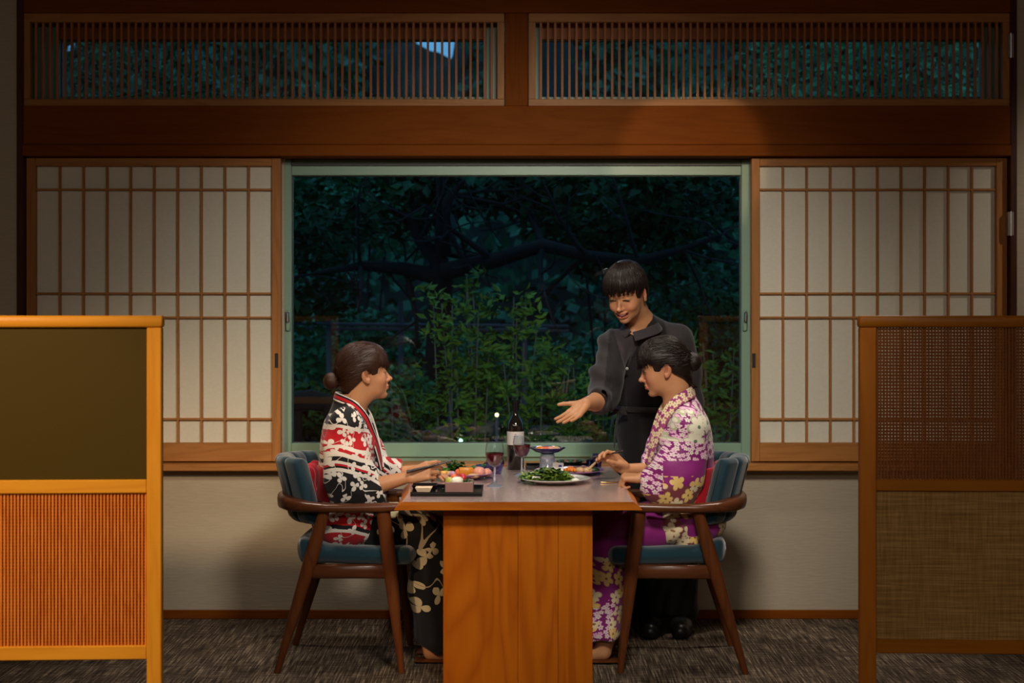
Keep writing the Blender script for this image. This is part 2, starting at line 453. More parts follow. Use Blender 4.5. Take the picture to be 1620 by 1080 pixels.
# windows
def window(name, x0, x1, z0, z1, y, fl, fr, ft, fb, latches=(), headmat=None):
    r = empty(name, ((x0 + x1) / 2, y, z0)); r['kind'] = 'structure'
    MB().box(x0, x0 + fl, y - .03, y + .05, z0, z1, .003).build('frame_stile', M['alu'], r)
    MB().box(x1 - fr, x1, y - .03, y + .05, z0, z1, .003).build('frame_stile', M['alu'], r)
    MB().box(x0 + fl, x1 - fr, y - .025, y + .05, z1 - ft, z1, .003).build('frame_head', headmat or M['alu'], r)
    MB().box(x0 + fl, x1 - fr, y - .032, y + .05, z0, z0 + fb, .003).build('frame_sill', M['alu'], r)
    # thin gasket lines round the pane
    g = MB(); a0, a1, b0, b1 = x0 + fl, x1 - fr, z0 + fb, z1 - ft
    g.box(a0, a0 + .004, y - .006, y + .01, b0, b1).box(a1 - .004, a1, y - .006, y + .01, b0, b1)
    g.box(a0 + .004, a1 - .004, y - .006, y + .01, b1 - .004, b1).box(a0 + .004, a1 - .004, y - .006, y + .01, b0, b0 + .004)
    g.build('gasket', M['alu_d'], r)
    MB().box(a0 + .001, a1 - .001, y, y + .003, b0 + .001, b1 - .001).build('pane', M['glass'], r)
    for (lx, lz) in latches:
        l = MB().box(lx - .012, lx + .012, y - .045, y - .029, lz - .05, lz + .05, .006).build('latch', M['alu'], r, 40)
        MB().box(lx - .007, lx + .009, y - .062, y - .0455, lz - .01, lz + .042, .006).build('latch_lever', M['metal'], l, 40)
    return r
WY = W + 0.10; k = WY / W
xx = lambda px: X(px, WY - .03); zz = lambda py: Z(py, WY - .03)
win = window('window_1', xx(447), xx(1189), zz(731), zz(252), WY, xx(461) - xx(447), xx(1189) - xx(1173), zz(252) - zz(277), zz(701) - zz(731), [(xx(456), zz(507)), (xx(1178), zz(507))])
# second sash line on the head and the sill of the big window
MB().box(xx(461), xx(1173), WY - .04, WY - .0255, zz(262), zz(258), .001).build('head_track', M['alu_d'], win)
MB().box(xx(461), xx(1173), WY - .046, WY - .033, zz(722), zz(719), .001).build('sill_track', M['alu'], win)
for nm, a, b in (('window_2', 48, 797), ('window_3', 838, 1590)):
    lw = 46 if nm == 'window_2' else 18
    rw = 28 if nm == 'window_2' else 34
    window(nm, xx(a), xx(b), zz(172), zz(20), WY, xx(lw) - xx(0), xx(rw) - xx(0), zz(20) - zz(62), zz(153) - zz(172), (), M['slat'])
# curtain rail with gliders behind the left transom
cr = empty('curtain_rail', (xx(460), WY - .06, zz(33)), 'thin curtain rail with hanging gliders behind the left transom', 'curtain rail')
MB().box(xx(190), xx(790), WY - .075, WY - .06, zz(36), zz(32), .002).build('rail', M['darkpost'], cr)
me = MB().tube([(0, 0, 0), (0, -.004, -.012), (0, 0, -.02), (0, .005, -.014)], .0022, 6).mesh('glider'); me.materials.append(M['darkpost'])
for i in range(52):
    o = bpy.data.objects.new('glider', me); C.objects.link(o); o.parent = cr
    o.location = Vector((xx(197 + i * 11.4), WY - .068, zz(36))) - cr.location
# hinges on the right post
for py, lab in ((76, 'small metal hinge on the right post beside the slatted transom'), (355, 'small metal hinge on the right post beside the paper screen')):
    hx, hz = X(1592), Z(py)
    h = empty('hinge', (hx, W - .03, hz), lab, 'hinge')
    MB().box(hx - .012, hx - .002, W - .0635, W - .0205 if py > 100 else W - .045, hz - .055, hz + .055, .001).build('leaf', M['metal'], h)
    MB().box(hx + .003, hx + .014, W - .0635, W - .06, hz - .055, hz + .055, .001).build('leaf', M['metal'], h)
    MB().tube([(hx, W - .066, hz - .057), (hx, W - .066, hz + .057)], .004, 8).build('hinge_pin', M['metal'], h, 40)
# ------------------------------------------------------------------ garden outside
def leafmat(name, c0, c1):
    m, nt, b = newmat(name); N = NT(nt)
    f = N.noise(N.geo(), 2.5, 4, 0.7)
    N.l(N.ramp(f, [(0.35, c0), (0.65, c1)]), b.inputs['Base Color'])
    b.inputs['Roughness'].default_value = 0.55; b.inputs['Specular IOR Level'].default_value = 0.3
    return m
M['leaf_dark'] = leafmat('dark_leaves', (0.009, 0.040, 0.013), (0.026, 0.12, 0.036))
M['leaf_mid'] = leafmat('mid_leaves', (0.014, 0.045, 0.010), (0.045, 0.12, 0.022))
M['leaf_bright'] = leafmat('bright_leaves', (0.05, 0.13, 0.012), (0.15, 0.30, 0.035))
M['leaf_teal'] = leafmat('bluish_leaves', (0.014, 0.10, 0.040), (0.065, 0.30, 0.11))
M['leaf_hill'] = leafmat('hillside_leaves', (0.008, 0.045, 0.020), (0.032, 0.14, 0.055))
M['bark'] = plain('dark_bark', (0.02, 0.014, 0.01), 0.95, noise=0.5, nscale=9, bump=0.6)
M['stem'] = plain('pale_stem', (0.16, 0.17, 0.14), 0.8, noise=0.3, nscale=20)
M['soil'] = plain('hillside_undergrowth', (0.006, 0.014, 0.006), 0.95, noise=0.8, nscale=1.6, bump=1.0)
M['rock'] = plain('garden_rock', (0.16, 0.15, 0.13), 0.85, noise=0.5, nscale=6, bump=0.8)
M['paving'] = plain('stone_paving', (0.16, 0.17, 0.18), 0.6, noise=0.2, nscale=12)
M['rail'] = plain('fence_rail_metal', (0.10, 0.10, 0.12), 0.6)
M['added_eave'] = wood('eave_wood', lin(90, 60, 40), lin(60, 38, 24), 'x')

def leaves(n, cs, rs, size, droop=0.0, thin=0.32, shell=0.5):
    """n leaves scattered in ellipsoids (centres cs, radii rs); each leaf is a folded rhomb of two quads"""
    cs = np.array(cs, float); rs = np.array(rs, float)
    pick = rng.choice(len(cs), n, p=(rs.prod(1) ** .66) / (rs.prod(1) ** .66).sum())
    d = rng.normal(size=(n, 3)); d /= np.linalg.norm(d, axis=1)[:, None]
    rad = shell + (1 - shell) * rng.random(n) ** .5
    p = cs[pick] + d * rs[pick] * rad[:, None]
    a = rng.normal(size=(n, 3)); a[:, 2] = a[:, 2] * .5 - droop; a /= np.linalg.norm(a, axis=1)[:, None]
    b = np.cross(a, rng.normal(size=(n, 3))); b /= np.linalg.norm(b, axis=1)[:, None]
    c = np.cross(a, b)
    L = size * (0.6 + 0.8 * rng.random(n))[:, None]; Wd = L * thin
    v = np.stack([p, p + a * L * .45 + b * Wd + c * Wd * .5, p + a * L, p + a * L * .45 - b * Wd + c * Wd * .5], 1).reshape(-1, 3)
    i = np.arange(n)[:, None] * 4
    f = np.concatenate([i + [0, 1, 2], i + [0, 2, 3]], 0)
    return np_mesh('leaves', v, f, False)
def branch(mb, p, d, L, r, depth, spread=0.6, up=0.15):
    pts = [Vector(p)]; rad = [r]; dd = Vector(d).normalized(); n = 5; tips = []
    for i in range(n):
        dd = (dd + Vector(rng.normal(size=3)) * 0.16 + Vector((0, 0, up * .3))).normalized()
        pts.append(pts[-1] + dd * L / n); rad.append(r * (1 - 0.55 * (i + 1) / n))
    mb.tube(pts, rad, 7)
    tips.append(tuple(pts[-1]))
    if depth > 0:
        for i in (2, 3, 4, 5):
            nd = (dd + Vector(rng.normal(size=3)) * spread + Vector((0, 0, up))).normalized()
            tips += branch(mb, pts[i], nd, L * .6, rad[i] * .6, depth - 1, spread, up)
    return tips
def on_hill(x, y): return 0
struct('ground', MB().box(-30, 30, W + .30, 60, -0.9, -0.6), M['soil'])
struct('paving', MB().box(1.0, 3.2, 8.6, 13.0, -0.6, -0.05), M['paving'])
# hillside with a notch where the sky shows
gx = np.concatenate([np.linspace(-14, -2.2, 48), np.arange(-2.1, 1.1, .045), np.linspace(1.2, 14, 52)]); gy = np.linspace(12.5, 30, 60)
GX, GY = np.meshgrid(gx, gy, indexing='ij')
t = np.clip((GY - 12.5) / 10.0, 0, 1)
ridge = 6.9 + 0.35 * np.sin(GX * 1.1) + 0.5 * np.sin(GX * .37 + 1)
notch = 0 * GX
GZ = -0.6 + t ** 0.9 * (ridge - notch * (t > .3))
rs_ = np.random.default_rng(3)
GZ += (0.10 * np.sin(GX * 3.1 + GY * 2.2) + 0.09 * np.sin(GX * 5.3 - GY * 4.1)) * t
# a dip in the ridge line opens on the sky, sloping down to the right
pxg = 810 + GX * F / 22.3
GZ = np.where((pxg > 636) & (pxg < 722) & (GY > 17), np.minimum(GZ, 5.45 - .42 * (pxg - 636) / 80), GZ)
GZ = np.where((pxg > 846) & (pxg < 878) & (GY > 17), np.minimum(GZ, 5.26 + .26 * (pxg - 846) / 32), GZ)
v = np.stack([GX, GY, GZ], -1).reshape(-1, 3); nx, ny = len(gx), len(gy)
ii, jj = np.meshgrid(np.arange(nx - 1), np.arange(ny - 1), indexing='ij'); q = (ii * ny + jj).ravel()
me = np_mesh('hillside', v, np.stack([q, q + ny, q + ny + 1, q + 1], 1)); link_mesh('hillside', me, None, M['soil'])['kind'] = 'structure'

def hill_z(x, y):
    t = min(max((y - 12.5) / 10, 0), 1)
    return -0.6 + t ** .9 * (6.9 + .35 * sin(x * 1.1) + .5 * sin(x * .37 + 1))
# undergrowth on the hillside: uncountable
n = 26000
hx = rng.uniform(-9, 9, n); hy = 12.5 + 10 * rng.random(n) ** .8
keep = ~((hy > 16) & ((np.abs(hx + 1.22) < .62) | (np.abs(hx - .5) < .3)))
hx, hy = hx[keep], hy[keep]; n = len(hx)
hz = np.array([hill_z(a, b) for a, b in zip(hx, hy)])
patch = np.sin(hx * 1.7 + hy) + np.sin(hy * 1.3 - hx * .8)
cl = np.stack([hx, hy, hz + .15 + .25 * rng.random(n) * (1 + patch)], 1)
a = rng.normal(size=(n, 3)); a /= np.linalg.norm(a, axis=1)[:, None]; b_ = np.cross(a, rng.normal(size=(n, 3))); b_ /= np.linalg.norm(b_, axis=1)[:, None]
L = (.10 + .12 * rng.random(n))[:, None]
v = np.stack([cl, cl + a * L * .5 + b_ * L * .4, cl + a * L, cl + a * L * .5 - b_ * L * .4], 1).reshape(-1, 3)
i = np.arange(n)[:, None] * 4
o = link_mesh('undergrowth', np_mesh('undergrowth', v, i + [0, 1, 2, 3], False), None, M['leaf_hill'])
tag(o, 'blurred dark green undergrowth covering the hillside outside the window', 'undergrowth', kind='stuff')

def P(px, py, d): return Vector(((px - 810) * d / F, d, CAMZ - (py - 500) * d / F))
# big dark tree with spreading limbs
def big_tree(base, limbs, crowns, n, label, leafm, size=.10, trunk_r=.16, top=None):
    r = empty('garden_tree', base, label, 'tree', 'dark trees beyond the window')
    mb = MB(); tips = []
    tp = top or (base[0] + .1, base[1], 2.4)
    mb.tube([base, ((base[0] + tp[0]) / 2 - .08, base[1], (base[2] + tp[2]) / 2), tp], [trunk_r, trunk_r * .85, trunk_r * .7], 10)
    mb.build('trunk', M['bark'], r, 60)
    for pts in limbs:
        l = MB(); m = len(pts); rr = [trunk_r * .55 * (1 - .75 * i / (m - 1)) for i in range(m)]
        l.tube(pts, rr, 8)
        for i in range(1, m):
            for _ in range(2):
                branch(l, pts[i], Vector(rng.normal(size=3)) + Vector((0, 0, .3)), .6, rr[i] * .5, 1, .8, .2)
        l.build('branch', M['bark'], r, 60)
    cs = [c for c, _ in crowns]; rs = [q for _, q in crowns]
    link_mesh('foliage', leaves(n, cs, rs, size, .2), r, leafm, 'stuff')
    return r
d = 10.0
big_tree((-0.45, 10.2, -.6), [
    [P(700, 440, 10), P(640, 425, 10), P(570, 420, 9.9), P(500, 432, 9.8)],
    [P(700, 420, 10), P(665, 380, 10), P(650, 345, 10), P(610, 325, 10)],
    [P(700, 400, 10), P(700, 350, 9.9), P(712, 310, 9.9), P(735, 285, 9.8)],
    [P(700, 430, 9.9), P(780, 412, 9.8), P(860, 388, 9.7), P(930, 405, 9.6), P(1010, 412, 9.6), P(1080, 395, 9.6), P(1140, 372, 9.5)]],
    [((-1.1, 10.2, 2.25), (.7, .5, .35)), ((-.2, 10.4, 2.5), (.8, .5, .4)), ((.6, 10.3, 2.3), (.7, .6, .45)), ((1.2, 10, 2.4), (.6, .5, .4)), ((-1.6, 10.6, 1.7), (.5, .4, .4)), ((.9, 10.4, 1.85), (.5, .4, .25))],
    6500, 'big dark spreading tree with drooping limbs outside the middle of the window', M['leaf_dark'], .09, .11, tuple(P(700, 415, 10)))
big_tree((2.1, 11.2, -.6), [[P(1260, 420, 11), P(1180, 400, 11), P(1100, 360, 11)]],
    [((1.6, 11.2, 2.1), (.8, .6, .8)), ((2.3, 11.3, 1.2), (.7, .5, .8)), ((1.2, 11.4, 1.4), (.5, .4, .5)), ((2.6, 11, 3.2), (.9, .6, .8))],
    5200, 'dark leafy tree outside the right end of the window', M['leaf_teal'], .085, .12, (2.1, 11.2, 2.6))
big_tree((-1.95, 10.8, -.6), [[(-1.9, 10.8, 1.7), (-1.7, 10.8, 2.1), (-1.3, 10.8, 2.5)]],
    [((-2.2, 10.8, 2.6), (.8, .6, .6)), ((-2.4, 11, 1.4), (.5, .4, .5)), ((-3.2, 11, 3.0), (.9, .6, .9))],
    3600, 'dark bare-trunked tree outside the left end of the window', M['leaf_dark'], .085, .10, (-1.9, 10.8, 2.5))
# mid hedge clumps on the slope (softly lit rounded shrubs)
def shrub(px, py, d, rx, rz, label, mat, n=1500, size=.07):
    c = P(px, py, d)
    r = empty('garden_shrub', (c.x, d, c.z - rz - .3), label, 'shrub', 'rounded shrubs beyond the window')
    link_mesh('foliage', leaves(n, [c, c + Vector((rx * .5, 0, -rz * .3)), c + Vector((-rx * .5, .1, -rz * .25))], [(rx, rx * .7, rz), (rx * .6, rx * .5, rz * .7), (rx * .6, rx * .5, rz * .7)], size, 0, .4), r, mat, 'stuff')
    s = MB()
    for k in range(5):
        s.tube([(c.x + (k - 2) * .02, d, -.55), (c.x + (k - 2) * rx * .2, d, c.z - rz * .3), (c.x + (k - 2) * rx * .35, d + .05, c.z + rz * .4)], [.014, .01, .004], 6)
    s.build('stem', M['bark'], r)
shrub(560, 545, 12.0, .55, .30, 'teal rounded shrub behind the seated woman on the left', M['leaf_teal'])
shrub(690, 590, 12.4, .60, .34, 'teal rounded shrub just right of the fence post', M['leaf_teal'], 1900)
shrub(900, 600, 12.2, .50, .36, 'rounded shrub behind the outstretched hand', M['leaf_teal'], 1700)
shrub(1125, 560, 10.5, .35, .45, 'loose green shrub outside the window near the right latch', M['leaf_mid'], 1500, .06)
shrub(490, 650, 9.6, .30, .18, 'low grassy shrub at the lower left corner of the window', M['leaf_mid'], 1500, .06)
shrub(640, 640, 9.8, .22, .26, 'pale bluish shrub right of the left woman', M['leaf_teal'], 1200, .055)
shrub(880, 688, 9.6, .55, .14, 'low shrub along the bottom of the window behind the bottle', M['leaf_mid'], 1800, .055)
shrub(700, 700, 9.2, .5, .10, 'ground-hugging shrub along the bottom of the window', M['leaf_mid'], 1500, .05)
shrub(980, 300, 11.8, .8, .35, 'high foliage clump above the standing woman', M['leaf_teal'], 2200)
shrub(560, 345, 12.6, .7, .30, 'high foliage clump at the upper left of the window', M['leaf_teal'], 1600)

# upright bamboo-like plants close to the window
def stem_plant(px, py_top, d, spread, n, label, seedk):
    b = P(px, 720, d); r = empty('garden_plant', (b.x, d, -.6), label, 'plant', 'upright leafy plants close to the window')
    s = MB(); cs = []
    for k in range(n):
        ox = (random.random() - .5) * spread; top = P(px, py_top + random.random() * 80, d) + Vector((ox * 1.4, 0, 0))
        base = Vector((b.x + ox * .3, d + random.uniform(-.1, .1), -.6))
        mid = (base + top) / 2 + Vector((random.uniform(-.04, .04), 0, 0))
        s.tube([base, mid, top], [.008, .006, .003], 6)
        for j in range(13):
            f = .35 + .65 * j / 12
            q = base.lerp(top, f) + Vector((random.uniform(-.09, .09), random.uniform(-.09, .09), random.uniform(-.03, .03)))
            cs.append(tuple(q))
    s.build('stem', M['stem'], r)
    link_mesh('foliage', leaves(len(cs) * 16, cs, [(.075, .075, .05)] * len(cs), .062, -.3, .2, 0.0), r, M['leaf_bright'], 'stuff')
stem_plant(735, 470, 8.9, .30, 6, 'upright bright green plant with pale stems left of the bottle', 1)
stem_plant(790, 430, 9.1, .35, 7, 'tallest upright green plant above the bottle', 2)
stem_plant(850, 520, 8.8, .30, 5, 'upright green plant between the bottle and the outstretched hand', 3)
stem_plant(925, 560, 9.0, .3, 5, 'upright green plant in front of the standing woman\'s sleeve', 4)
stem_plant(660, 590, 9.3, .25, 4, 'short upright green plant right of the left woman\'s face', 5)
stem_plant(1140, 540, 9.2, .2, 4, 'upright green plant seen beside the right window frame', 6)
# rail fence, log, rocks, glowing globes
fr = empty('rail_fence', (-1.0, 11.0, -.6), 'dim horizontal rail fence crossing the garden at eye height', 'fence')
for pz in (512, 519): 
    a, b = P(460, pz, 11), P(900, pz + 4, 11); MB().tube([a, b], .012, 8).build('rail', M['rail'], fr)
for px in (520, 634, 712, 830): 
    a = P(px, 478, 11.02); MB().tube([(a.x, a.y, -.6), a], .02, 8).build('post', M['rail'], fr)
lg = MB(); lg.tube([P(455, 636, 8.6), P(490, 632, 8.6), P(530, 640, 8.7)], [.055, .06, .05], 10)
lr = empty('log_railing', tuple(P(490, 636, 8.6))[:2] + (-.6,), 'thick dark log railing outside the lower left corner of the window', 'railing')
lg.build('log', M['bark'], lr, 60)
for px in (470, 520):
    a = P(px, 640, 8.62); MB().tube([(a.x, a.y, -.6), a], .03, 8).build('post', M['bark'], lr)
def rock(px, py, d, sx, sy, sz, label):
    c = P(px, py, d); u, vv = np.meshgrid(np.linspace(0, 2 * pi, 17)[:-1], np.linspace(0.01, pi - .01, 9), indexing='ij')
    r0 = 1 + .12 * np.sin(3 * u + px) * np.sin(vv * 2) + .1 * np.cos(5 * u + 2 * vv + py)
    pts = np.stack([c.x + sx * r0 * np.sin(vv) * np.cos(u), d + sy * r0 * np.sin(vv) * np.sin(u), c.z + sz * r0 * np.cos(vv)], -1).reshape(-1, 3)
    f = [(i * 9 + j, ((i + 1) % 16) * 9 + j, ((i + 1) % 16) * 9 + j + 1, i * 9 + j + 1) for i in range(16) for j in range(8)]
    o = link_mesh('garden_rock', np_mesh('garden_rock', pts, f), None, M['rock'], origin=(c.x, d, c.z)); tag(o, label, 'rock', 'rocks below the plants')
rock(760, 678, 9.0, .12, .1, .055, 'round pale rock left of the bottle outside the glass')
rock(706, 690, 9.1, .16, .12, .06, 'long low rock at the foot of the upright plants')
rock(858, 684, 9.1, .13, .1, .045, 'flat rock right of the bottle neck outside the glass')
for px, py, lab in ((729, 697, 'small teal glowing globe low outside the glass, left of the wine glasses'), (786, 656, 'small yellow glowing globe standing in for a reflection beside the bottle shoulder')):
    c = P(px, py, 8.7); r = empty('glow_globe', (c.x, c.y, -.6), lab, 'glowing globe')
    MB().tube([(c.x, c.y, -.6), (c.x, c.y, c.z - .015)], .010, 8).build('post', M['rail'], r)
    e = bpy.data.materials.new('globe_glow_' + str(px)); e.use_nodes = True; bs = e.node_tree.nodes['Principled BSDF']
    bs.inputs['Emission Color'].default_value = (.35, 1, .75, 1) if px < 760 else (1, .75, .35, 1); bs.inputs['Emission Strength'].default_value = 1.6  # yellow glow stands in for a reflection of the table glasses
    MB().lathe([(.001, -.012), (.009, -.009), (.012, 0), (.009, .009), (.001, .012)], tuple(c), 12).build('globe', e, r, 60)
struct('added_eave', MB().box(-4, 4, W + .16, 8.0, 3.1, 3.2), M['added_eave'])  # unseen eave added to block sky light above the window
# ------------------------------------------------------------------ partition screens
def screen(left):
    d = 4.66 if left else 4.92; s = F / d
    e = (257 if left else 1359); sg = -1 if left else 1
    x0 = (e - 810) / s; H = 1.412; Wd = 1.05
    lab = ('brightly lit wooden partition screen with plain olive upper panel and reed lower panel' if left else
           'shaded wooden partition screen with pierced lattice upper panel and linen lower panel')
    r = empty('partition_screen', (x0, d, 0), lab, 'partition', 'standing wooden partition screens')
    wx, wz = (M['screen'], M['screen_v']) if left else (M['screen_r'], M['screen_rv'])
    zz = lambda py: CAMZ - (py - 500) / s
    pw = .046 if left else .054; th = .035
    g = lambda a, b: (min(sg * a, sg * b), max(sg * a, sg * b))
    def bx(a, b, z0, z1, y0=-th / 2, y1=th / 2, bv=.003):
        p, q = g(a, b); return MB().box(x0 + p, x0 + q, d + y0, d + y1, z0, z1, bv)
    top0 = zz(518); 
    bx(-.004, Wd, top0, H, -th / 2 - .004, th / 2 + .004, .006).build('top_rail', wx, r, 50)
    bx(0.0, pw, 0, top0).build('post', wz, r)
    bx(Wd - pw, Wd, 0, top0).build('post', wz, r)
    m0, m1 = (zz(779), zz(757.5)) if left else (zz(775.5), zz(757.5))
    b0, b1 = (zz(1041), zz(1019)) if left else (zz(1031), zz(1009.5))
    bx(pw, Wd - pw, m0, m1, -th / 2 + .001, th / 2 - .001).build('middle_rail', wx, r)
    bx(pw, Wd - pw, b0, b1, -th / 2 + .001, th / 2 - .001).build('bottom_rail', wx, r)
    bx(-.01, pw + .01, 0, .025, -.13, .13, .006).build('foot', wx, r)
    bx(Wd - pw - .01, Wd + .01, 0, .025, -.13, .13, .006).build('foot', wx, r)
    A, B = pw, Wd - pw
    def bars(z0, z1, nx_, nz_, wv, wh, matv, math_, vname, hname, roundv=False, yv=-.006, yh=.002, depth=.006):
        step = (B - A) / nx_
        if roundv: mev = MB().tube([(0, 0, 0), (0, 0, z1 - z0)], wv, 8).mesh(vname, 60)
        else: mev = MB().box(-wv, wv, -depth / 2, depth / 2, 0, z1 - z0).mesh(vname)
        mev.materials.append(matv)
        for i in range(nx_):
            o = bpy.data.objects.new(vname, mev); C.objects.link(o); o.parent = r
            o.location = (sg * (A + step * (i + .5)), yv, z0)
        meh = MB().box(*g(A, B), -depth / 2, depth / 2, -wh, wh).mesh(hname); meh.materials.append(math_)
        st = (z1 - z0) / nz_
        for i in range(nz_):
            o = bpy.data.objects.new(hname, meh); C.objects.link(o); o.parent = r
            o.location = (0, yh, z0 + st * (i + .5))
    if left:
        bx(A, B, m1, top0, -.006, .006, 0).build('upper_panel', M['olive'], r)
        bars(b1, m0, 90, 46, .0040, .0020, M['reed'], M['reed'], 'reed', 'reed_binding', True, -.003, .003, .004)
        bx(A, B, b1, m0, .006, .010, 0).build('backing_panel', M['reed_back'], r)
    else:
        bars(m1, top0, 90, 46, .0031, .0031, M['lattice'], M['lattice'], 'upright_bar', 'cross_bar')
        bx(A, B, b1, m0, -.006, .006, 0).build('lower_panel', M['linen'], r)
    # thin dark shadow-gap beads along the panel edges
    r.rotation_euler.z = radians(-2.6 if left else 2.6) * (1 if left else 1) * (-1 if left else -1) * -1 if False else radians(2.4 if left else -2.4)
    return r
screen(True); screen(False)

# ------------------------------------------------------------------ table
TY0, TY1 = 5.52, 6.84
tb = empty('dining_table', (.024, 6.18, 0), 'long wooden dining table with sloping edges set with food and wine', 'table')
top = MB(); zt, zb = .72, .689
bx0, bx1 = (622 - 810) / 426, (1018.5 - 810) / 426
def edge(side, y): return (bx0 if side < 0 else bx1) + .006 * sin(y * 5 + side) + .004 * sin(y * 11)
n = 24; L_, R_ = [], []
rings = []
for i in range(n + 1):
    y = TY0 + (TY1 - TY0) * i / n
    a, b = edge(-1, y), edge(1, y)
    rings.append([(a, y, zb), (a + .004, y, zb + .008), (a + .030, y, zt - .001), (a + .034, y, zt), (b - .034, y, zt), (b - .030, y, zt - .001), (b - .004, y, zb + .008), (b, y, zb)])
top.loft(rings); to = top.build('table_top', [M['tabletop'], M['tableedge']], tb, 30)
for p in to.data.polygons: p.material_index = 0 if p.normal.z > .97 else 1  # upward faces take the sheen-greyed colour, the sides plain edge wood
def tbase(y0, y1):
    s = F / y0; a, b = (701 - 810) / s, (937.5 - 810) / s
    cuts = [a, a + (b - a) * .5, a + (b - a) * .77, b]
    for p, q in zip(cuts[:-1], cuts[1:]):
        MB().box(p + .0003, q - .0003, y0, y1, 0, zb, .0012).build('leg_board', M['table'], tb)
tbase(5.60, 5.66); tbase(6.62, 6.68)
MB().box(-.02, .06, 5.66, 6.62, .30, .42, .004).build('stretcher', M['table'], tb)

